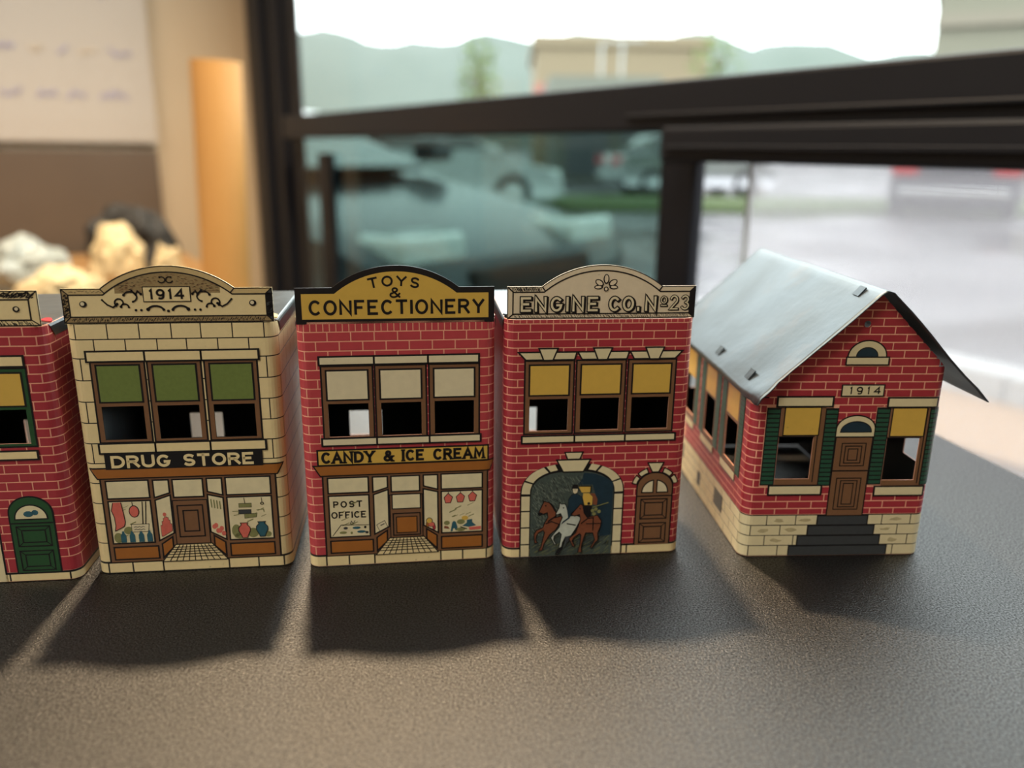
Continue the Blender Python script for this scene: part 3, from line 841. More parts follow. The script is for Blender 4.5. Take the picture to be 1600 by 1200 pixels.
im.line(P([(270, 720), (340, 690), (450, 730)]), .3, 8, K); im.line(P([(300, 690), (400, 620)]), .4, 8, K); im.build('bay_horse_print', pc)
im = horse([(390, 600), (430, 520), (437, 455), (460, 475), (500, 470), (550, 560), (580, 620), (640, 610), (700, 640), (680, 700), (640, 780), (590, 860), (560, 900), (520, 880), (485, 950), (470, 1040), (430, 1100), (400, 1100), (440, 1020), (455, 940), (468, 850), (440, 820), (380, 870), (375, 920), (410, 980), (385, 975), (340, 890), (390, 820), (440, 760), (450, 700), (475, 640), (450, 590), (410, 605)], GREYH, 9, (485, 520))
im.poly(P([(505, 475), (550, 540), (580, 610), (560, 650), (460, 725), (480, 690), (545, 640), (530, 560)]), 11, NAVY); im.line(P([(530, 715), (640, 735)]), .34, 11, K); im.poly(P([(520, 880), (590, 860), (560, 930), (510, 1000)]), 11, SLATE); im.poly(P([(430, 1030), (475, 1000), (455, 1080), (400, 1100)]), 11, K); im.build('grey_horse_print', pc)
im = horse([(580, 600), (640, 530), (672, 490), (690, 470), (715, 490), (760, 580), (800, 630), (900, 610), (950, 680), (940, 760), (910, 830), (918, 920), (880, 960), (850, 1020), (825, 1020), (878, 920), (850, 830), (765, 830), (740, 900), (715, 1000), (722, 1075), (675, 1075), (700, 960), (707, 860), (690, 840), (620, 890), (600, 930), (640, 1000), (610, 1000), (560, 900), (640, 830), (670, 740), (692, 660), (680, 600), (620, 620)], BAY, 12, (685, 530))
im.line(P([(700, 715), (780, 650), (850, 640), (850, 800)]), .3, 14, K); im.line(P([(760, 715), (940, 712)]), .26, 14, K); im.poly(P([(712, 495), (760, 570), (800, 640), (770, 640), (730, 580)]), 14, K); im.build('bay_horse_print', pc)
# small arched door
def arched_door(root, M, u0, u1, zb, zs, mat, split=True):
    c = (u0+u1)/2; h = (u1-u0)/2
    body = [(u1, zb), (u1, zs)]+arcp(c, zs, h, h*.86, 0, 180, 16)+[(u0, zs), (u0, zb)]
    im = Ink(M); im.poly([(u1+.45, zb)]+arcp(c, zs, h+.45, h*.86+.45, 0, 180, 16)+[(u0-.45, zb)], 3, K); im.poly([(u1, zb+.1)]+arcp(c, zs, h, h*.86, 0, 180, 16)+[(u0, zb+.1)], 4, mat)
    d = im.build('arched_door', root)
    zl = zs-2.9
    im = Ink(M); im.line([(u0, zl), (u1, zl)], .4, 5, K); im.build('door_rail', d)
    hh = h-1.5
    im = Ink(M)
    fan = arcp(c, zl+1.4, hh, hh*.95, 0, 180, 14)
    im.poly(grow(fan, .4), 5, K); im.poly(fan, 6, WHITE if split else GLASSY)
    if split: im.poly(R4(c-.75, c+.75, zl+1.4, zl+1.4+hh*.95+.3), 7, K); im.poly(R4(c-.4, c+.4, zl+1.0, zl+1.4+hh*.95+.4), 8, mat)
    else: im.disc(c-.6, zl+2.8, 1.3, .9, 7, TEAL, 10); im.disc(c+1.2, zl+3.2, .9, .8, 7, TEAL, 10)
    im.build('fanlight', d)
    zh = (zl-zb)/2
    for k in range(2):
        z0 = zb+.75+k*zh*.98; z1 = z0+zh-1.6
        q = R4(u0+1.2, u1-1.2, z0, z1); q2 = R4(u0+2.5, u1-2.5, z0+1.2, z1-1.2)
        im = Ink(M); im.line(q, .36, 5, K, True); im.line(q2, .36, 5, K, True)
        for a, b in zip(q, q2): im.line([a, b], .24, 5, K)
        im.build('door_panel', d)
    return d
arched_door(root, M, 13.4, 24.0, 2.7, 21.9, BROWN)
for k, (a, b) in enumerate(((12, 36), (42, 68), (112, 138), (144, 168))):
    im = Ink(M); im.framed(arcp(18.6, 22.0, 7.2, 6.6, a, b, 5)+arcp(18.6, 22.0, 5.8, 5.0, b, a, 5), 5, STONE, .0)
    im.line(arcp(18.6, 22.0, 7.2, 6.6, a, b, 5)+arcp(18.6, 22.0, 5.8, 5.0, b, a, 5), .34, 6.5, K, True); im.build('arch_stone', root)
im = Ink(M); im.framed([(17.7, 27.1), (19.4, 27.1), (20.6, 29.7), (16.4, 29.7)], 7, STONE, .4); im.build('keystone', root)
for g in (-1, 1): im = Ink(M); im.rect(*sorted((g*33.2, g*M.depth_u(49))), 3.6, 70, 1, REDD); im.build('side_print', root)
pr = parapet(root, SIGNW, 27.0, 74.2)
im = Ink(FLAT); im.line(parapet_outline(.12, 74.3, 27.0), .24, 1, K, True); im.line(parapet_outline(1.6, 74.0, 27.0), .36, 1.5, K, True)
for a, b in (((-26.9, 74.3), (-25.3, 75.6)), ((26.9, 74.3), (25.3, 75.6)), ((-26.9, 83.3), (-25.3, 81.8)), ((26.9, 83.3), (25.3, 81.8)), ((-17.2, 83.3), (-16.2, 81.9)), ((17.2, 83.3), (16.2, 81.9))): im.line([a, b], .36, 1.5, K)
im.build('moulding_lines', pr)
im = Ink(FLAT); hatch(im, (-25, 25, 74.6, 75.2), 110, 1, 2.1, .9, .13, rnd); hatch(im, (-25.5, -17.5, 82.2, 82.9), 34, 1, 1.9, 1.1, .16, rnd)
im.poly([(25.6, 75.6), (26.8, 74.5), (26.8, 83.1), (25.6, 82.0)], 1, K); im.build('shading_lines', pr)
write(FLAT, 'ENGINE', -22.9, -1.6, 76.6, 3.5, 2, K, .62, pr, gap=.46, outline=.85)
write(FLAT, 'CO.', 2.2, 10.6, 76.6, 3.5, 2, K, .62, pr, gap=.46, outline=.85)
write(FLAT, 'N', 12.7, 15.3, 76.6, 3.5, 2, K, .62, pr, outline=.85)
write(FLAT, 'o', 17.0, 18.6, 76.8, 3.6, 2, K, .24, pr, outline=.6)
write(FLAT, '23', 19.8, 25.0, 76.8, 3.7, 2, K, .4, pr, gap=.4, outline=.55)
im = Ink(FLAT)
for a, l, w in ((90, 2.6, .75), (32, 2.5, .8), (148, 2.5, .8), (-2, 2.3, .55), (182, 2.3, .55)):
    t = radians(a); cx_, cy_ = .9+cos(t)*(l*.5+1.), 83.2+sin(t)*(l*.5+.9)
    im.disc(cx_, cy_, l*.55, w+.1, 2, K, 14, t); im.disc(cx_+cos(t)*.08, cy_+sin(t)*.08, l*.55-.35, w-.22, 3, SIGNW, 14, t)
im.disc(.9, 82.6, .7, .7, 4, K); im.disc(.9, 82.6, .4, .4, 5, SIGNW)
im.build('leaf_ornament', pr)

# ------------------------------------------------------------------ brick house with green door, cut by the picture edge
root, M = house('red brick printed tin house with an arched green door and green window frames', (-.15031, .20532), .118)
holes = [(-20.6, -9.5, 41.5, 51.2), (-5.6, 5.5, 41.5, 51.2), (9.0, 19.9, 41.5, 51.2)]
shell(root, M, D, H, holes, [(-4.9, 6., 23.8, 32.3)], MORTAR)
flat_roof(root, 55., D, H); roof_tab(root, 25.9, 5., H+.1, REDD, -.5)
ue = M.depth_u(46)
wh = [(h[0]-1.5, h[1]+1.4, 40.5, 62.8) for h in holes]+[(11.2, 22.4, 2.5, 21.), (-20.5, 7.5, 0, 25)]
rows = [73.8-2.56*k for k in range(28)]; rows[-1] = 2.8
lay_bricks(M, root, rows, 6.7, -24.9, -30., ue, wh, REDD, .34, phase=.47)
base_course(root, M, [-22., 6.6, 8.6, 24.8, 44.], 2.6, CREAM, ue)
windows3(root, M, holes, DGREEN, YELLOW, 61.2, 1.2)
slabs(root, M, 'lintel', -22.4, 21.2, 63.4, 65.8, [-7.5, 7.2], CREAM)
slabs(root, M, 'window_sill', -22.4, 21.2, 37.2, 39.2, [-7.5, 7.2], CREAM)
arched_door(root, M, 11.2, 22.4, 2.7, 20.9, DGREEN, False)
cx = -6.65
im = Ink(M); im.poly([(cx+14.6, .1)]+sup(14.6, 10., 20., 0, 180, 30)+[(cx-15.6, .1)], 2, K); ar = im.build('arch_outline', root)
im = Ink(M); im.poly([(cx+14.1, .1)]+sup(14.1, 9.4, 20., 0, 180, 30)+[(cx-15.1, .1)], 3, STONE); im.build('arch_stone', ar)
im = Ink(M); im.poly([(cx+11.9, .1)]+sup(11.9, 7.4, 20., 0, 180, 30)+[(cx-12., .1)], 4, DGREEN); im.build('archway_door', ar)
pr = parapet(root, CREAM, 27.0, 73.9)
im = Ink(FLAT); im.line(parapet_outline(.15), .3, 1, K, True); im.line(parapet_outline(2.4, 73.2), .4, 1.5, K, True)
for a, b in (((26.9, 74.1), (24.7, 75.7)), ((26.9, 83.3), (24.7, 81.1)), ((-26.9, 74.1), (-24.7, 75.7)), ((-26.9, 83.3), (-24.7, 81.1))): im.line([a, b], .3, 1.5, K)
im.build('moulding_lines', pr)
im = Ink(FLAT); hatch(im, (-25, 25, 74.4, 75.2), 150, 1, 2.2, .9, .2, rnd); hatch(im, (17.5, 26, 81.5, 82.9), 90, 1, .5, .9, .26, rnd); hatch(im, (-26, -17.5, 81.5, 82.9), 90, 1, .5, .9, .26, rnd)
im.build('shading_lines', pr)
im = Ink(FLAT)
for x, z in ((21.4, 78.5), (15.4, 77.4), (-21.4, 78.5), (-15.4, 77.4)): im.disc(x, z, .85, .8, 3, K); im.disc(x+.1, z+.1, .45, .45, 4, WHITE)
im.build('stud_ornament', pr)

# ------------------------------------------------------------------ gabled library
root, M = house('red brick printed tin schoolhouse with bare tin gable roof and green shutters', (.09929, .22851), radians(3.0), 57., 3.2)
W2 = 28.5; DL = 98.
holes = [(-20.0, -9.5, 25.6, 39.0), (13.0, 23.0, 25.0, 38.5)]
lu = lambda s: -M.depth_u(s)
side = [(lu(23.2), lu(12.), 25., 38.8), (lu(47.), lu(36.), 25.2, 39.2), (lu(73.), lu(61.), 25.4, 39.6), (lu(49.6), lu(46.4), 3.6, 8.4)]
rside = [(M.depth_u(5.4), M.depth_u(17.), 27.5, 38.)]
S = Shape(); ue = M.depth_u(DL)
panel(M, S, -ue, ue, 0, 50., holes+side+rside, MORTAR)
back = lambda u, v, off: (-u*mm, DL*mm, v*mm)
panel(back, S, -W2, W2, 0, 50., [(-20, -8, 26, 39), (8, 20, 26, 39)], MORTAR)
for yy in (0., DL*mm):
    g = [(-24., 50.), (28.5 if yy else 25.3, 50.), (28.5 if yy else 25.3, 62.), (5., 82.3), (-24., 54.6)]
    V = [(x*mm, yy, z*mm) for x, z in g]
    if yy: S.add(V, [(4, 3, 2, 1, 0)], MORTAR); continue
    hole = [(2.3+1.05*cos(2*pi*k/12), 73.2+1.05*sin(2*pi*k/12)) for k in range(12)]
    allp = g+hole
    tri = tessellate_polygon([[Vector((x, z, 0)) for x, z in g], [Vector((x, z, 0)) for x, z in hole[::-1]]])
    allp = g+hole[::-1]
    S.add([(x*mm, 0., z*mm) for x, z in allp], [tuple(t) if area([allp[i] for i in t]) > 0 else tuple(reversed(t)) for t in tri], MORTAR)
V = []; cu = M.cuts(25.3, ue)
V = [M(u, 50., 0) for u in cu]+[M(u, 58.6, 0) for u in cu]
S.add(V, [(i, i+1, len(cu)+i+1, len(cu)+i) for i in range(len(cu)-1)], MORTAR)
o = S.build('body', root)
bm = bmesh.new(); bm.from_mesh(o.data); bmesh.ops.remove_doubles(bm, verts=bm.verts, dist=1e-6); bm.to_mesh(o.data); bm.free()
o.data.materials.append(INNER)
md = o.modifiers.new('sheet', 'SOLIDIFY'); md.thickness = .0003; md.offset = -1; md.material_offset = 1; md.material_offset_rim = 0
# brickwork
def glim(v):
    if v <= 49.9: return (lu(70), 36.)
    return (-28., 30.)
wh = [(1.35, 3.25, 72.25, 74.15), (-24.6, -2.9, 23.2, 48.6), (8.5, 29.2, 22.8, 48.4), (-2.8, 8.6, 13, 39)]+[(lu(d+16.5), lu(d-3.), 23.5, 48.6) for d in (9.5, 33.5, 58.)]
rows = [82.-2.36*k for k in range(30)]; rows[-1] = 13.9
lay_bricks(M, root, rows, 7.4, 3.3, -60, 36, wh, REDD, .36, lim=glim, phase=.5, gable=[(1., -1.045, -29.3-1.045*49.4), (-1., -1.02, -5.-1.02*82.4), (-1., 0., -27.9)])
# stone footing
STONE2 = ink('stone_shade_ink', (176, 164, 128), .36, .2, 700)
fr = [13.7, 10.4, 7.0, 3.6, .1]
im = Ink(M); im.rect(lu(94), 36., .1, 13.9, .6, K, False); im.build('footing_joints', root)
for i in range(4):
    hw = [(-5.3, 10.5), (-8., 12.9), (-10.9, 15.1), (-13.3, 17.7)][i]
    x = [-21., -25.8, -21.2, -25.9][i]
    st = [9.0, 9.2, 9.0, 9.1][i]
    while x > lu(92): x -= st
    while x < 36:
        rs = cutrects((max(x, lu(93))+.15, min(x+st, 36.)-.15, fr[i+1]+.15, fr[i]-.15), [(hw[0]-.2, hw[1]+.2, -1, 20), (lu(50.), lu(46.), 3.2, 8.6)])
        x += st
        if rs:
            for q in rs[1:]: im = Ink(M); im.rect(*q, 1.4, STONE); im.build('stone_block', root)
            im = Ink(M); im.rect(*rs[0], 1.4, STONE)
            if rnd.random() < .75:
                q = rs[0]; c = ((q[0]+q[1])/2+rnd.uniform(-1, 1), (q[2]+q[3])/2-.3)
                if q[1]-q[0] > 5 and abs(c[0]) < 22:
                    n_ = 9; im.poly([(c[0]+1.9*cos(2*pi*t/n_)*rnd.uniform(.5, 1.2), c[1]+.3+.7*sin(2*pi*t/n_)*rnd.uniform(.4, 1.3)) for t in range(n_)], 2.0, STONE2)
            im.build('stone_block', root)
    im = Ink(M); im.rect(hw[0], hw[1], fr[i+1], fr[i], 2, K); im.rect(hw[0]+.25, hw[1]-.25, fr[i+1]+.1, fr[i]-.45, 3, SLATE); im.build('step', root)
for s0 in (20., 70.):
    im = Ink(M); im.rect(lu(s0+9), lu(s0), 5.2, 11.0, 3, K); im.rect(lu(s0+8.6), lu(s0+.4), 5.6, 10.6, 4, SHUTGREY); im.build('cellar_light', root)
# front windows with shutters
def slatted(u0, u1, v0, v1, mat, nm='shutter'):
    im = Ink(M); im.rect(u0, u1, v0, v1, 4, K); sh = im.build(nm, root)
    n = 17
    for k in range(n):
        a = v0+.35+(v1-v0-.6)*k/n
        im = Ink(M); im.rect(u0+.32, u1-.32, a, a+(v1-v0-.6)/n-.42, 5, mat); im.build('slat', sh)
for (h0, h1, b, t), (s0, s1), (A, B), top in ((holes[0], (-18.8, -8.4), (-24.4, -2.9), 48.2), (holes[1], (13.7, 23.7), (8.6, 28.7), 47.9)):
    im = Ink(M)
    for q in cutrects((A+4.2, B-3.9, b-2.0, top), [(h0, h1, b, t)]): im.rect(*q, 2, BROWN)
    im.rect(h0-.3, h1+.2, t+.02, t+.3, 3, K); im.rect(h1+.9, h1+1.2, b-1, top, 3, K)
    w = im.build('window_frame', root)
    im = Ink(M); im.rect(s0-.35, s1+.35, t+.4, top+.2, 3, K); im.rect(s0, s1, t+.75, top-.1, 4, YELLOW); im.build('window_blind', w)
    slatted(A, A+4.2, 23.7, 48.2, SHUT); slatted(B-3.9, B, 23.4, 48.0, SHUT)
slabs(root, M, 'lintel', -21.6, -5.0, 48.8, 51.3, [], STONE); slabs(root, M, 'lintel', 11.6, 26.6, 48.5, 50.9, [], STONE)
slabs(root, M, 'window_sill', -21.6, -5.4, 20.8, 23.3, [], STONE); slabs(root, M, 'window_sill', 11.1, 26.4, 20.3, 22.8, [], STONE)
for s0 in (12., 36., 61.):
    im = Ink(M)
    for q in cutrects((lu(s0+12.6), lu(s0-1.2), 23.6, 49.6), [sd for sd in side[:3]]): im.rect(*q, 2, BROWN)
    w = im.build('window_frame', root)
    im = Ink(M); im.rect(lu(s0+11.2), lu(s0+.2), 39.9, 49.4, 3, YELLOW); im.build('window_blind', w)
    slatted(lu(s0-1.2), lu(s0-5.4), 23.2, 49.6, SHUT) if s0 == 12. else None
    for a, b in (((s0+17.), s0+12.6), ((s0-1.2), s0-5.4)):
        if (a, b)[1] > 8: im = Ink(M); im.rect(lu(a), lu(b), 23.4, 49.4, 4, SHUT); im.build('shutter', root)
    im = Ink(M); im.rect(lu(s0+14), lu(s0-1.5), 20.4, 23.4, 5, K); im.rect(lu(s0+13.7), lu(s0-1.2), 20.7, 23.1, 6, STONE); im.build('window_sill', root)
# door, fanlight, plaque, gable window
im = Ink(M); im.rect(-2.9, 8.7, 13.4, 39., 2, K); im.rect(-2.5, 8.3, 13.6, 38.7, 3, BROWN); d = im.build('front_door', root)
for p in (R4(-.6, 6.7, 29.8, 37.), R4(.5, 5.5, 30.7, 36.1), R4(1.5, 4.4, 31.6, 35.2), R4(-.9, 6.6, 15.6, 25.8), R4(.4, 5.5, 16.4, 25.), R4(1.4, 4.4, 17.3, 24.1)):
    im = Ink(M); im.line(p, .3, 4, K, True); im.build('door_moulding', d)
im = Ink(M); im.line([(-2.6, 28.2), (8.4, 28.2)], .4, 4, K); im.build('door_rail', d)
im = Ink(M); fan = [(8.6, 39.2), (8.6, 41.2)]+arcp(2.9, 41.4, 5.7, 4.1, 5, 175, 16)+[(-2.8, 41.2), (-2.8, 39.2)]
im.poly(grow(fan, .4), 4, K); im.poly(fan, 5, STONE); f_ = im.build('door_fanlight', root)
im = Ink(M); q = arcp(3.0, 40.7, 4.5, 3.0, 0, 180, 14); im.poly(grow(q, .3), 6, K); im.poly(q, 7, NAVY); im.build('fanlight_pane', f_)
im = Ink(M); im.framed(R4(-2.6, 9.6, 51.9, 54.9), 5, STONE, .4); pl = im.build('date_plaque', root)
write(M, '1914', -.3, 8.6, 52.45, 1.95, 7, K, .4, pl, gap=.62)
im = Ink(M); q = arcp(3.4, 63.6, 5.5, 4.6, 0, 180, 18); im.poly(grow(q, .4), 3, K); im.poly(q, 4, STONE); q = arcp(3.3, 63.7, 3.0, 2.5, 0, 180, 14); im.poly(grow(q, .3), 5, K); im.poly(q, 6, NAVY)
aw = im.build('arched_gable_window', root); im = Ink(M); im.framed(R4(-2.5, 9.7, 61.4, 63.3), 7, STONE, .4); im.build('window_ledge', aw)
im = Ink(M); im.line(arcp(2.3, 73.2, 1.2, 1.2, 0, 330, 11), .3, 1.6, REDD, True); im.build('vent_hole_rim', root)
# bare tin roof, bent at the near left corner
prof = [(-29.3, 49.9), (-25., 54.2), (-18., 61.), (-10., 68.5), (-3., 75.2), (4., 82.), (5.6, 83.), (7.2, 82.6), (13., 77.2), (20., 70.2), (26., 64.), (31.5, 58.6), (36., 54.6), (39.8, 50.6)]
pts = []
for i in range(len(prof)-1):
    for k in range(4): t = k/4; pts.append((prof[i][0]*(1-t)+prof[i+1][0]*t, prof[i][1]*(1-t)+prof[i+1][1]*t))
pts.append(prof[-1])
NY = 60; V = []; F = []
for j in range(NY+1):
    y = -3.2+(DL+6.2)*j/NY
    for i, (x, z) in enumerate(pts):
        n = noise.noise(Vector((x*.05, y*.05, 1.)))*.35
        q = max(0., 1-math.hypot(x+29.3, (y+3.2)*.8)/13.)          # crumpled near corner
        c = q*q*1.0+1.5*q*noise.noise(Vector((x*.28, y*.3, 4)))+.9*q*abs(noise.noise(Vector((x*.5, y*.12, 9))))
        yy = y+(.6*sin(x*.3) if j == 0 else 0)*.3-(1.2*q if q > .6 else 0)
        V.append(((x+c*.3)*mm, yy*mm, (z+n+.5*q+.55*c-(1.1 if x < -28.5 else 0)*q)*mm))
m_ = len(pts)
for j in range(NY):
    for i in range(m_-1): F.append((j*m_+i, j*m_+i+1, (j+1)*m_+i+1, (j+1)*m_+i))
ro = meshobj('roof', V, F, [TINROOF], root, None, True)
md = ro.modifiers.new('sheet', 'SOLIDIFY'); md.thickness = .00032; md.offset = 1
def slot_tab(x, z, y, sl):
    S = Shape(); c, s_ = cos(sl), sin(sl)
    def p(a, b, h): return ((x+c*a-s_*h)*mm, (y+b)*mm, (z+s_*a+c*h)*mm)
    S.add([p(-2.2, -1.9, .6), p(1.1, -1.9, 1.15), p(1.1, 1.9, 1.15), p(-2.2, 1.9, .6), p(-2.2, -1.9, .4), p(1.1, -1.9, .7), p(1.1, 1.9, .7), p(-2.2, 1.9, .4)],
          [(0, 1, 2, 3), (7, 6, 5, 4), (0, 4, 5, 1), (1, 5, 6, 2), (2, 6, 7, 3), (3, 7, 4, 0)], TIN)
    S.build('roof_tab', root)
slot_tab(-24.6, 54.5, 14., radians(44)); slot_tab(-24.8, 54.4, 45., radians(44)); slot_tab(3.4, 81.2, 8., radians(40))

# ================================================================== the room
PHI = radians(-58.032)
CORNER = Vector((-.5620, 1.8828, 0))
RM = Matrix.Translation(CORNER) @ Matrix.Rotation(PHI, 4, 'Z')       # x along the window wall, y outdoors, z up
def put(o): o.matrix_world = RM; return o
WALL = plain('beige_paint', (182, 162, 136), .8, bump=.0003, bscale=300, var=.03)
CEIL = plain('white_ceiling', (228, 224, 214), .9)
FLOOR = plain('grey_carpet', (92, 86, 80), .95, bump=.002, bscale=400, var=.2, vscale=200)
FRAME = plain('black_anodised_frame', (22, 24, 31), .46, .0, spec=.2, var=.05)
DARKW = plain('dark_brown_board', (88, 72, 58), .5, var=.1, vscale=12)
RX, RY, RZ = 5.0, -4.2, 2.8
Z = lambda h: DESK+h
ob, ot = Z(-.42), 2.35                                   # window opening
x0, x1 = .0, 2.15
S = Shape(); S.box(-.12, .05, 0, .006, ob, ot, WALL); S.box(-.12, RX+.12, 0, .14, 0, ob, WALL); S.box(-.12, RX+.12, 0, .14, ot, RZ, WALL); S.box(x1, RX+.12, 0, .14, ob, ot, WALL)
put(tag(S.build('wall_window'), kind='structure'))
S = Shape(); S.box(-.12, 0, RY, 0, 0, RZ, WALL); put(tag(S.build('wall_left'), kind='structure'))
S = Shape(); S.box(RX, RX+.12, RY, 0, 0, RZ, WALL); put(tag(S.build('wall_right'), kind='structure'))
S = Shape(); S.box(-.12, RX+.12, RY-.12, RY, 0, RZ, WALL); put(tag(S.build('wall_back'), kind='structure'))
S = Shape(); S.box(-.12, RX+.12, RY-.12, .14, -.1, 0, FLOOR); put(tag(S.build('floor'), kind='structure'))
S = Shape(); S.box(-.12, RX+.12, RY-.12, .14, RZ, RZ+.1, CEIL); put(tag(S.build('ceiling'), kind='structure'))

# window: s in the notes runs from the right towards the corner, x = 1.63 - s
win = empty('window_1'); win.matrix_world = RM; tag(win, kind='structure')
def fbar(name, a, b, c, d, y0=-.03, y1=.006, mat=FRAME):
    y1 = min(y1, .006)
    S = Shape(); S.box(a, b, y0, y1, c, d, mat, .003); return S.build(name, win)
BRZ = FRAME
fbar('jamb', .045, .13, ob, ot, -.03, .09); fbar('jamb_step', .13, .2, ob, ot, -.015, .09); fbar('jamb_step', .2, .285, ob, ot, .0, .09)
fbar('transom', .26, x1, Z(.137), Z(.178), -.03, .06)
fbar('mullion', 1.321, 1.366, ob, Z(.14), -.008, .05)
fbar('sash_head', 1.36, x1, Z(.1125), Z(.140), -.045, .05)
fbar('sash_groove', 1.3, x1, Z(.1475), Z(.152), -.036, -.028, BRZ); fbar('sash_groove', 1.37, x1, Z(.122), Z(.1255), -.052, -.04, BRZ)
fbar('sill_frame', .2, x1, ob, ob+.03, -.03, .06); fbar('head_frame', .2, x1, ot-.04, ot, -.03, .06); fbar('end_jamb', x1-.06, x1, ob, ot, -.03, .06)
fbar('window_stay', .40, .463, ob, Z(.111), -.012, .0)
GL1 = pane('clear_glass', (.93, .97, .96)); GL2 = pane('green_tinted_glass', (.33, .41, .39)); 
def gp(name, a, b, c, d, m, y=.001):
    S = Shape(); S.box(a, b, y, y+.004, c, d, m); return S.build(name, win)
gp('upper_glass', .26, x1-.05, Z(.175), ot-.03, GL1); gp('lower_glass', .26, 1.32, ob+.02, Z(.14), GL2)
gp('sash_glass', 1.36, x1-.05, ob+.02, Z(.13), pane('sash_glass', (.72, .725, .735)), .001)
# insect screen
SCR = bpy.data.materials.new('screen_fibre'); SCR.use_nodes = True
nt = SCR.node_tree; b = nt.nodes['Principled BSDF']; b.inputs['Base Color'].default_value = (.8, .79, .8, 1); b.inputs['Roughness'].default_value = .6
tr = nt.nodes.new('ShaderNodeBsdfTranslucent'); tr.inputs[0].default_value = (.9, .89, .9, 1); mx = nt.nodes.new('ShaderNodeMixShader'); mx.inputs[0].default_value = .8
nt.links.new(b.outputs[0], mx.inputs[1]); nt.links.new(tr.outputs[0], mx.inputs[2]); nt.links.new(mx.outputs[0], nt.nodes['Material Output'].inputs[0])
sx0, sx1, sz0, sz1 = 1.425, 2.1, ob+.03, Z(.113); pt, w_ = .0016, .00036
S = Shape(); V = []; F = []
x = sx0
def ribbon(a, b, c, d, y):
    k = len(V); V.extend([(a, y, c), (b, y, c), (b, y, d), (a, y, d)]); F.append((k, k+1, k+2, k+3))
while x < sx1: ribbon(x, x+w_, sz0, sz1, -.003); x += pt
z = sz0
while z < sz1: ribbon(sx0, sx1, z, z+w_, -.0032); z += pt
sc = meshobj('insect_screen', V, F, [SCR], win); sc['kind'] = 'stuff'
fbar('screen_edge', 1.4215, 1.4255, sz0, sz1, -.004, .001, plain('grey_screen_frame', (176, 184, 184), .5))

# desk: dark textured laminate, its right end beside the window
DM = bpy.data.materials.new('black_textured_laminate'); DM.use_nodes = True
nt = DM.node_tree; nt.nodes.clear(); N = nt.nodes.new; LK = nt.links.new
out = N('ShaderNodeOutputMaterial'); df = N('ShaderNodeBsdfDiffuse'); gs = N('ShaderNodeBsdfGlossy')
gs.distribution = 'BECKMANN'; gs.inputs['Roughness'].default_value = .43
df.inputs[0].default_value = (*lin((20, 19, 19)), 1)
tc = N('ShaderNodeTexCoord')
v_ = N('ShaderNodeTexNoise'); v_.inputs['Scale'].default_value = 3000; v_.inputs['Detail'].default_value = 2.5; LK(tc.outputs['Object'], v_.inputs['Vector'])
v2 = N('ShaderNodeTexNoise'); v2.inputs['Scale'].default_value = 1500; v2.inputs['Detail'].default_value = 2; LK(tc.outputs['Object'], v2.inputs['Vector'])
ad = N('ShaderNodeMath'); ad.operation = 'ADD'; LK(v_.outputs['Fac'], ad.inputs[0]); LK(v2.outputs['Fac'], ad.inputs[1])
bp = N('ShaderNodeBump'); bp.inputs['Strength'].default_value = 1.; bp.inputs['Distance'].default_value = .00009
LK(ad.outputs[0], bp.inputs['Height']); LK(bp.outputs[0], gs.inputs['Normal']); LK(bp.outputs[0], df.inputs['Normal'])
fr_ = N('ShaderNodeFresnel'); fr_.inputs['IOR'].default_value = 1.52
v3 = N('ShaderNodeTexNoise'); v3.inputs['Scale'].default_value = 1900; v3.inputs['Detail'].default_value = 3; LK(tc.outputs['Object'], v3.inputs['Vector'])
mr = N('ShaderNodeMapRange'); mr.inputs['From Min'].default_value = .3; mr.inputs['From Max'].default_value = .7; mr.inputs['To Min'].default_value = .3; mr.inputs['To Max'].default_value = 1.75; mr.clamp = False
LK(v3.outputs['Fac'], mr.inputs['Value']); ml = N('ShaderNodeMath'); ml.operation = 'MULTIPLY'; LK(mr.outputs[0], ml.inputs[0]); LK(fr_.outputs[0], ml.inputs[1])
mxs = N('ShaderNodeMixShader'); LK(ml.outputs[0], mxs.inputs[0]); LK(df.outputs[0], mxs.inputs[1]); LK(gs.outputs[0], mxs.inputs[2]); LK(mxs.outputs[0], out.inputs[0])
dk = empty('desk', (0, 0, 0)); tag(dk, 'dark textured laminate desk carrying the row of tin houses', 'desk')
poly = [(-1.1, -.55), (.36, -.55), (.199, .2954), (.1909, .3415), (.178, .40), (.15, .45), (.10, .48), (-1.1, .48)]
S = Shape(); n = len(poly)
S.add([(x, y, DESK) for x, y in poly]+[(x, y, DESK-.03) for x, y in poly], [tuple(range(n)), tuple(reversed(range(n, 2*n)))]+[((i+1) % n, i, i+n, (i+1) % n+n) for i in range(n)], DM)
S.build('desk_top', dk)
for x, y in ((-1.04, -.49), (.27, -.49), (-1.04, .42), (.1, .38)):
    S = Shape(); S.box(x-.025, x+.025, y-.025, y+.025, 0, DESK-.03, FRAME); S.build('leg', dk)

# low wooden side table in the corner with paper litter on it
WOOD = plain('honey_wood', (150, 112, 68), .5, var=.15, vscale=14)
TT = Z(-.09)
st = empty('side_table'); st.matrix_world = RM; tag(st, 'low honey coloured wooden side table in the corner under the paper sheet', 'table')
S = Shape(); S.box(.05, .672, -1.3, -.205, TT-.03, TT, WOOD, .003); S.build('table_top', st)
for x, y in ((.1, -1.25), (.64, -1.25), (.1, -.24), (.64, -.24)):
    S = Shape(); S.box(x-.02, x+.02, y-.02, y+.02, 0, TT-.029, WOOD); S.build('leg', st)
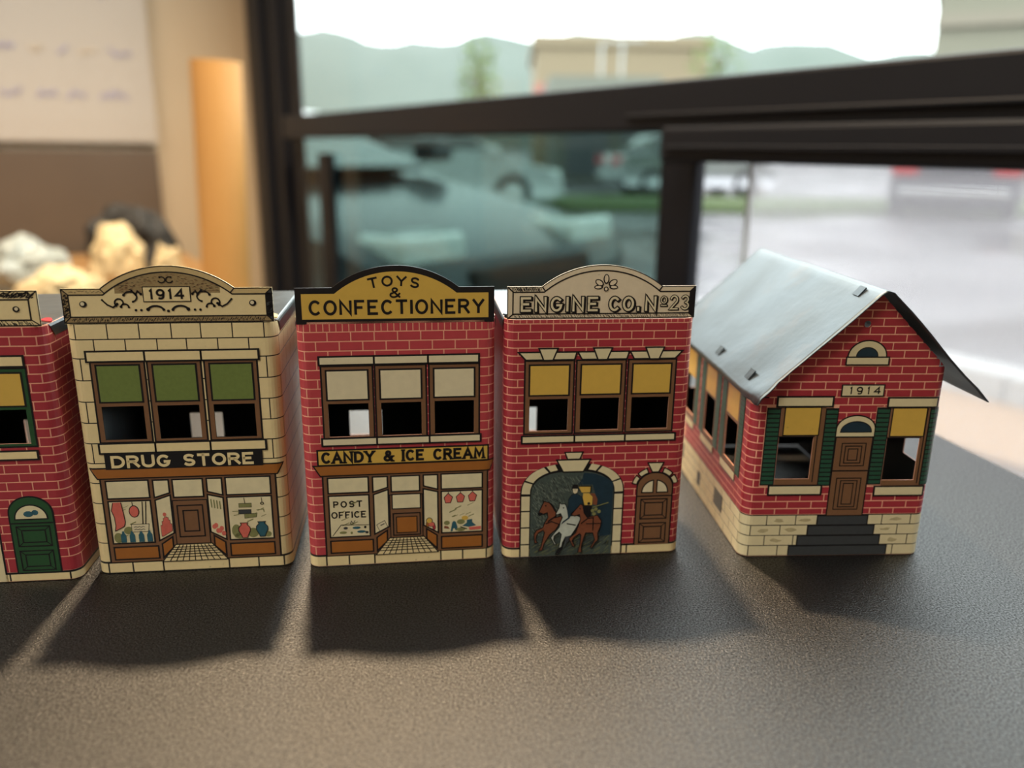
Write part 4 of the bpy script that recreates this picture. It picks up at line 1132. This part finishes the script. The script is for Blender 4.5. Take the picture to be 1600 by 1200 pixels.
# cardboard tube
KR = plain('kraft_card', (188, 138, 76), .6, var=.05, vscale=30)
c = RM @ Vector((.632, -.242, 0))
tb = empty('cardboard_tube', (c.x, c.y, TT)); tag(tb, 'tall kraft cardboard mailing tube standing on end on the side table', 'tube')
S = Shape(); S.lathe([(.0345, 0), (.0345, .325), (.0315, .325), (.0315, .0)], KR, n=40); o = S.build('tube_wall', tb, True)
md = o.modifiers.new('e', 'EDGE_SPLIT'); md.split_angle = radians(40)
tb.rotation_euler = (0, radians(2.0), 0)
# paper sheet with handwriting, and the dark board below it
PAPER = plain('white_paper', (170, 160, 150), .7, var=.02)
S = Shape(); S.box(.018, .021, -1.25, -.219, Z(.126), Z(.78), PAPER)
ps = put(tag(S.build('paper_sheet'), 'large white paper sheet with faint handwriting hung over the brown board', 'paper'))
INKB = plain('faint_blue_ink', (140, 136, 172), .7); INKG = plain('faint_grey_ink', (196, 178, 156), .7)
rnd = random.Random(9)
for zz in (Z(.215), Z(.295), Z(.40), Z(.49)):
    y = -.60
    while y < -.27:
        l = rnd.uniform(.02, .055); n = int(l/.004)
        S = Shape(); S.tube([(.0215, y+k*.004, zz+rnd.uniform(-.008, .008)) for k in range(n)], .0019, INKB if rnd.random() < .5 else INKG, 5)
        o = S.build('handwriting', ps); o.matrix_parent_inverse = Matrix.Identity(4); o.matrix_local = Matrix.Identity(4)
        y += l+rnd.uniform(.012, .025)
S = Shape(); S.box(.002, .016, -1.4, -.222, 0.0, Z(.11), DARKW, .002); put(tag(S.build('dark_board'), 'dark brown board against the wall beneath the white paper sheet', 'board'))

# crumpled paper and bags on the side table
def crumple(name, label, cat, loc, size, mat, seed, amp=.35, grp=None):
    bm = bmesh.new(); bmesh.ops.create_icosphere(bm, subdivisions=4, radius=1)
    for v in bm.verts:
        n = noise.noise(v.co*1.6+Vector((seed, 0, 0)))+.5*noise.noise(v.co*3.7+Vector((0, seed, 0)))+.2*abs(noise.noise(v.co*8+Vector((0, 0, seed))))
        v.co *= 1+amp*n
        v.co = Vector((v.co.x*size[0], v.co.y*size[1], v.co.z*size[2]))
    lo = min(v.co.z for v in bm.verts)
    for v in bm.verts: v.co.z = max(v.co.z, lo*.55)-lo*.55
    me = bpy.data.meshes.new(name); bm.to_mesh(me); bm.free(); me.materials.append(mat)
    o = bpy.data.objects.new(name, me); COL.objects.link(o); o.location = loc
    return tag(o, label, cat, grp)
def tpos(px, py, f=1.):   # helper: spot on the side table given in room axes
    p = RM @ Vector((px, py, 0)); return (p.x, p.y, TT)
CRM = plain('cream_tissue', (196, 176, 136), .7, var=.06); PALE = plain('pale_plastic_bag', (146, 152, 148), .35, var=.08); DKB = plain('black_cloth', (40, 38, 36), .8)
crumple('plastic_bag', 'pale crumpled plastic bag lying nearest the dark board on the side table', 'bag', tpos(.47, -.50), (.055, .05, .045), PALE, 1.)
crumple('tissue_paper', 'large cream ball of crumpled tissue paper in front of the plastic bag', 'paper', tpos(.64, -.46), (.05, .035, .028), CRM, 4.)
crumple('tissue_paper', 'cream crumpled tissue paper between the plastic bag and the cardboard tube', 'paper', tpos(.54, -.375), (.036, .036, .055), CRM, 8.)
crumple('tissue_paper', 'small cream tissue paper wad right beside the cardboard tube', 'paper', tpos(.61, -.318), (.022, .022, .04), CRM, 12.)
crumple('cloth_bundle', 'black cloth bundle slumped behind the cream tissue paper', 'cloth', tpos(.38, -.33), (.07, .05, .075), DKB, 16.)

# pendant lamp over the back of the desk (its light throws the shadows towards the viewer)
SHD = plain('black_lamp_shade', (30, 30, 32), .5)
LP = Vector((-.19, .90, Z(1.40)))
pl = empty('pendant_lamp_offscreen', LP); tag(pl, 'black dome pendant lamp hanging between the desk and the window corner', 'lamp')
S = Shape(); S.lathe([(.02, .12), (.06, .10), (.11, .03), (.12, -.02), (.115, -.02), (.105, .03), (.055, .092), (.02, .11)], SHD, n=28); S.build('shade', pl, True)
S = Shape(); S.tube([(0, 0, .11), (0, 0, RZ-LP.z)], .003, SHD, 8); S.build('cord', pl)
S = Shape(); S.lathe([(.001, -.03), (.02, -.025), (.028, 0), (.02, .03), (.012, .07), (.001, .075)], lampmat('warm_bulb', (1, .72, .42), 6.), n=18); S.build('bulb_offscreen', pl, True)
ld = bpy.data.lights.new('pendant_light_offscreen', 'SPOT'); ld.energy = 165.; ld.color = (1., .74, .46); ld.shadow_soft_size = .045; ld.spot_size = radians(104); ld.spot_blend = .75
lo = bpy.data.objects.new('pendant_light_offscreen', ld); COL.objects.link(lo); lo.parent = pl; lo.location = (0, 0, -.035)

# ceiling panels of the room behind the viewer
for i, (x, y) in enumerate(((1.0, -1.5), (2.2, -1.5), (1.0, -2.9), (2.2, -2.9))):
    p = RM @ Vector((x, y, 0))
    r = empty('ceiling_light_offscreen', (p.x, p.y, RZ), PHI); tag(r, 'square white ceiling light panel', 'light', 'ceiling light panels')
    S = Shape(); S.box(-.3, .3, -.3, .3, -.03, 0, CEIL); S.build('housing', r)
    S = Shape(); S.box(-.28, .28, -.28, .28, -.034, -.03, lampmat('panel_glow', (1, .86, .68), 3.)); S.build('diffuser_offscreen', r)
    ld = bpy.data.lights.new('panel_light_offscreen', 'AREA'); ld.size = .56; ld.energy = 21.5; ld.color = (1, .95, .82)
    lo = bpy.data.objects.new('panel_light_offscreen', ld); COL.objects.link(lo); lo.parent = r; lo.location = (0, 0, -.04)

# ================================================================== outdoors
G = DESK-.93
def ground_mat():
    m, nt, b = nodemat('wet_asphalt')
    tc = nt.nodes.new('ShaderNodeTexCoord'); n = nt.nodes.new('ShaderNodeTexNoise'); n.inputs['Scale'].default_value = .35; n.inputs['Detail'].default_value = 5
    nt.links.new(tc.outputs['Object'], n.inputs['Vector'])
    r = nt.nodes.new('ShaderNodeMapRange'); r.inputs['From Min'].default_value = .4; r.inputs['From Max'].default_value = .6; r.inputs['To Min'].default_value = .12; r.inputs['To Max'].default_value = .6
    nt.links.new(n.outputs['Fac'], r.inputs[0]); nt.links.new(r.outputs[0], b.inputs['Roughness'])
    b.inputs['Base Color'].default_value = (*lin((77, 76, 79)), 1)
    return m
ASPH = ground_mat()
S = Shape(); S.add([(-900, -20, G), (900, -20, G), (900, 1500, G), (-900, 1500, G)], [(0, 1, 2, 3)], ASPH); tag(S.build('parking_lot'), kind='structure')
GRASS = plain('lawn', (68, 87, 39), .9, var=.3, vscale=3); MULCH = plain('tan_gravel', (159, 126, 87), .9, bump=.01, bscale=40, var=.2, vscale=20); KERB = plain('concrete_kerb', (176, 178, 174), .8)
def strip(name, y0, y1, z1, mat, xx0, xx1, kind='structure'):
    S = Shape(); S.box(xx0, xx1, y0, y1, G-.02, G+z1, mat); return put(tag(S.build(name), kind=kind))
strip('gravel_bed', 2.35, 3.06, .03, MULCH, -6, 14)
kb = empty('kerb'); kb.matrix_world = RM; tag(kb, kind='structure')
for k in range(12):
    S = Shape(); S.box(-5+1.2*k+.37, -5+1.2*(k+1)+.36, 3.05, 3.25, G-.02, G+.15, KERB, .015); S.build('kerb_stone', kb)
S = Shape(); S.box(-3, 20, 15.0, 19.0, G-.02, G+.1, GRASS); tag(S.build('grass_verge'), kind='structure')
S = Shape(); S.box(-12, .5, 9.5, 11.5, G-.02, G+.05, GRASS); tag(S.build('grass_island'), kind='structure')

TYRE = plain('tyre_rubber', (34, 34, 36), .8); RIM = plain('alloy_rim', (150, 154, 156), .3, .8); CHROME = plain('chrome_trim', (215, 220, 220), .15, 1.)
CGL = plain('car_window_glass', (52, 66, 66), .08, coat=.5); HL = plain('headlamp_lens', (222, 230, 226), .12, coat=1.); TL = plain('red_tail_lamp', (190, 30, 36), .3)
def car(name, label, loc, rz, paint, L=4.7, W=1.85, H=1.46, hood=.95, tall=False):
    """nose towards +x"""
    r = empty(name, loc, rz); tag(r, label, 'car')
    h = L/2
    low = [(-h, .45), (-h, .78), (-h+.12, .98), (-h+.5, 1.03), (.55, 1.0), (1.0, hood), (h-.75, hood-.10), (h-.25, hood-.2), (h-.04, .62), (h, .5), (h-.03, .3), (h-.2, .22), (-h+.2, .24)]
    top = [(-h+.35, 1.0), (-h+.95, H-.06), (-h+1.5, H), (-.1, H), (.2, H-.03), (1.12, hood+.03)] if not tall else [(-h+.08, 1.0), (-h+.25, H-.08), (-h+.7, H), (.1, H), (.4, H-.04), (1.12, hood+.03)]
    S = Shape()
    def loft(prof, ws, mat):
        n = len(prof); V = []
        for y, k in ws:
            cx_ = sum(p[0] for p in prof)/n; cz_ = sum(p[1] for p in prof)/n
            V += [(cx_+(x-cx_)*k, y, cz_+(z-cz_)*(k if k < 1 else 1)) for x, z in prof]
        F = [(a*n+i, a*n+(i+1) % n, (a+1)*n+(i+1) % n, (a+1)*n+i) for a in range(len(ws)-1) for i in range(n)]
        tri = tessellate_polygon([[Vector((x, z, 0)) for x, z in prof]]); e = (len(ws)-1)*n
        F += [tuple(t) for t in tri]+[tuple(i+e for i in reversed(t)) for t in tri]
        S.add(V, F, mat)
    w = W/2
    loft(low, [(-w, .955), (-w+.05, .985), (-w+.25, 1.), (w-.25, 1.), (w-.05, .985), (w, .955)], paint)
    loft(top, [(-w+.22, .95), (-w+.32, 1.), (w-.32, 1.), (w-.22, .95)], paint)
    o = S.build('body', r); md = o.modifiers.new('b', 'BEVEL'); md.width = .05; md.segments = 3; md.limit_method = 'ANGLE'; md.angle_limit = radians(25)
    for p in o.data.polygons: p.use_smooth = True
    a, bq = top[-1], top[-3]                                  # windscreen and side glass
    S = Shape(); S.add([(bq[0]+.12, -w+.36, bq[1]+.012), (bq[0]+.12, w-.36, bq[1]+.012), (a[0]+.03, w-.3, a[1]+.03), (a[0]+.03, -w+.3, a[1]+.03)], [(0, 1, 2, 3)], CGL); S.build('windscreen', r)
    a, bq = top[0], top[1]
    S = Shape(); S.add([(a[0]-.02, -w+.3, a[1]+.08), (a[0]-.02, w-.3, a[1]+.08), (bq[0]-.04, w-.36, bq[1]-.03), (bq[0]-.04, -w+.36, bq[1]-.03)], [(3, 2, 1, 0)], CGL); S.build('rear_window', r)
    for g in (-1, 1):
        for (xa, xb) in ((-h+1.15, -.35), (-.25, .72)):
            S = Shape(); y0, y1 = g*(w-.195), g*(w-.235)
            S.add([(xa-.25*(xa < -.5), y0, 1.05), (xb+.1, y0, 1.05), (xb-.3*(xb > 0), y1, H-.1), (xa+.02, y1, H-.1)], [(0, 1, 2, 3)], CGL); S.build('side_window', r)
        S = Shape(); S.box(.8, 1.0, g*(w+.02)-.09, g*(w+.02)+.09, .98, 1.12, paint, .03); S.build('wing_mirror', r)
        S = Shape(); S.box(h-.32, h-.06, g*(w-.32)-.2, g*(w-.32)+.2, .60, .73, HL, .03); S.build('headlamp', r)
        S = Shape(); S.box(-h-.02, -h+.16, g*(w-.22)-.2, g*(w-.22)+.2, .74, .95, TL, .02); S.build('tail_lamp', r)
        for x in (-h+.95, h-.92):
            S = Shape(); S.lathe([(.20, -.1), (.31, -.11), (.335, -.07), (.335, .07), (.31, .11), (.20, .1)], TYRE, (x, g*(w-.09), .335), 26, 'Y'); wh_ = S.build('wheel', r, True)
            S = Shape(); S.lathe([(.001, g*.075), (.06, g*.09), (.2, g*.085), (.215, g*.10)], RIM, (x, g*(w-.09), .335), 22, 'Y'); S.build('rim', wh_)
    S = Shape(); S.box(h-.06, h+.02, -.45, .45, .42, .58, TYRE, .02); S.build('grille', r)
    S = Shape(); S.box(h-.1, h+.03, -w+.15, w-.15, .28, .36, CHROME, .02); S.build('bumper_trim', r)
    S = Shape(); S.box(-h-.03, -h+.1, -w+.15, w-.15, .40, .52, CHROME, .02); S.build('bumper_trim', r)
    return r
NAVYP = plain('dark_teal_paint', (34, 48, 54), .25, .3, coat=.5); WHITEP = plain('white_paint', (201, 206, 205), .25, coat=.6); GREYP = plain('charcoal_paint', (48, 48, 56), .35, .2, coat=.3)
car('sedan', 'dark teal sedan parked close outside the window, nose towards the screen', (-1.80, 5.05, G), radians(-36), NAVYP, 4.7, 1.85, 1.30, .9)
car('hatchback', 'white car parked beyond the dark teal sedan', (-1.35, 15.2, G), radians(6), WHITEP, 4.3, 1.8, 1.5)
car('parked_suv', 'dark car with red tail lamps parked at the lot edge beyond the screen', (8.35, 15.9, G), radians(62), GREYP, 4.7, 1.95, 1.62, .98, True)
car('hatchback', 'silver car parked beside the grass verge beyond the screen', (4.4, 21.5, G), radians(10), plain('silver_paint', (187, 190, 192), .25, .6, coat=.6), 4.3, 1.8, 1.5)

# low buildings
TANW = plain('tan_stucco', (126, 113, 91), .9, var=.04, vscale=.5); REDR = plain('red_brown_fascia', (150, 90, 80), .8); BW = plain('dark_shop_glass', (74, 80, 84), .2)
def building(label, x0, x1, y, dp, h, wall, bands, wins, rz=0.):
    w = (x1-x0)/2; r = empty('building', (x0+w*cos(rz), y+w*sin(rz), G), rz); tag(r, label, 'building')
    S = Shape(); S.box(-w, w, 0, dp, 0, h, wall); S.build('wall', r)
    S = Shape(); S.box(-w-.25, w+.25, -.25, dp+.25, h-.35, h+.25, wall); S.build('roof_parapet', r)
    for z0, z1, m in bands:
        S = Shape(); S.box(-w-.05, w+.05, -.3, 0, z0, z1, m); S.build('fascia', r)
    for a, b, c, d in wins:
        S = Shape(); S.box(a-.12, b+.12, -.08, .02, c-.12, d+.12, wall); f = S.build('window_surround', r)
        S = Shape(); S.box(a, b, -.1, .0, c, d, BW); S.build('window_pane', f)
building('tan low commercial building with red fascia beyond the white car', 1.2, 11.5, 52, 14, 7.4, TANW, [(4.2, 4.9, REDR)], [(-4.4, -2.2, .3, 3.), (-1.4, .8, .3, 3.), (1.6, 3.8, .3, 3.)])
building('small pale building with dark openings beside the tan building', 1.4, 4.8, 30, 8, 3.3, plain('grey_stucco', (101, 103, 94), .9), [], [(-1.3, .2, .2, 2.2), (.6, 1.4, .2, 2.2)])
building('tall grey tan block with a dark band rising over the transom', 20.0, 31., 42, 16, 9.0, plain('warm_grey_stucco', (112, 109, 96), .9, var=.03, vscale=.4), [(6.9, 7.5, plain('grey_band', (117, 110, 98), .9))], [(-4., -2., 3.6, 5.0), (1.2, 3.4, .4, 3.)], radians(-27))

# trees
LEAF = plain('spring_leaves', (82, 98, 47), .8, var=.3, vscale=2); BARK = plain('bark', (110, 92, 74), .9)
def tree(label, x, y, h, rad, seed):
    r = empty('tree', (x, y, G)); tag(r, label, 'tree')
    S = Shape(); S.tube([(0, 0, 0), (.05, 0, h*.4), (0, .05, h*.85)], [.14, .1, .03], BARK, 8)
    for k in range(6):
        a = k*1.1; S.tube([(0, 0, h*(.4+.06*k)), (rad*.6*cos(a), rad*.6*sin(a), h*(.6+.05*k))], [.05, .015], BARK, 6)
    S.build('trunk', r)
    rr = random.Random(seed); V = []; F = []
    for k in range(260):
        d = Vector((rr.gauss(0, 1), rr.gauss(0, 1), rr.gauss(0, 1))).normalized()*rr.random()**.4
        c = Vector((d.x*rad, d.y*rad, h*.68+d.z*h*.34)); s_ = rr.uniform(.08, .2)
        u = Vector((rr.gauss(0, 1), rr.gauss(0, 1), rr.gauss(0, 1))).normalized(); v = u.orthogonal().normalized()
        b = len(V); V += [c-u*s_, c+v*s_*.6, c+u*s_, c-v*s_*.6]; F.append((b, b+1, b+2, b+3))
    f = meshobj('foliage', V, F, [LEAF], r); f['kind'] = 'stuff'
tree('slim young tree with sparse leaves in front of the hills', -1.4, 33., 5.3, .8, 2)
tree('small leafy tree between the tan building and the grey block', 8.3, 36., 6.0, 1.2, 5)
tree('round green street tree beyond the grass verge', 7.0, 24., 3.0, 1.1, 8)
# street lamp posts
POST = plain('pale_metal_post', (157, 161, 161), .4, .4)
for x, y, h, l in ((4.3, 44., 6.3, 'pale metal lamp post in front of the tan building wall'), (5.4, 44.5, 6.4, 'second pale metal lamp post just beside the first one')):
    r = empty('lamp_post', (x, y, G)); tag(r, l, 'lamp post')
    S = Shape(); S.tube([(0, 0, 0), (0, 0, h)], [.09, .06], POST, 10); S.build('pole', r)
    S = Shape(); S.tube([(0, 0, h-.05), (.35, 0, h+.1), (.8, 0, h+.1)], .04, POST, 8); S.build('arm', r)
    S = Shape(); S.box(.6, 1.1, -.1, .1, h+.04, h+.12, POST, .02); S.build('lamp_head', r)
# bollard and rail just outside the screen
r = empty('bollard'); r.matrix_world = RM @ Matrix.Translation((4.6, 3.6, G)); tag(r, 'white steel bollard behind the kerb just outside the screen', 'bollard')
S = Shape(); S.tube([(0, 0, 0), (0, 0, .42)], .045, POST, 14); S.build('post', r); S = Shape(); S.lathe([(.045, .42), (.03, .45), (.001, .46)], POST, n=14); S.build('cap', r)
# hills
HILL = plain('hillside_scrub', (85, 94, 88), 1., var=.06, vscale=.01)
V = []; F = []; NX, NYH = 140, 14
prof_h = lambda x: 255+52*noise.noise(Vector((x*.0021, 3.3, 0)))+34*noise.noise(Vector((x*.0067, 7.7, 0)))+9*noise.noise(Vector((x*.021, 1.7, 0)))
for j in range(NYH+1):
    for i in range(NX+1):
        x = -2400+4800*i/NX; t = j/NYH
        y = 1480+700*t
        V.append((x, y+40*noise.noise(Vector((x*.004, t*3, 0))), G-5+(prof_h(x)*(sin(t*pi/2*1.2 if t < .8 else pi/2)**.9)+8*noise.noise(Vector((x*.01, t*6, 2))))))
for j in range(NYH):
    for i in range(NX): a = j*(NX+1)+i; F.append((a, a+1, a+NX+2, a+NX+1))
tag(meshobj('hills', V, F, [HILL], None, None, True), kind='structure')
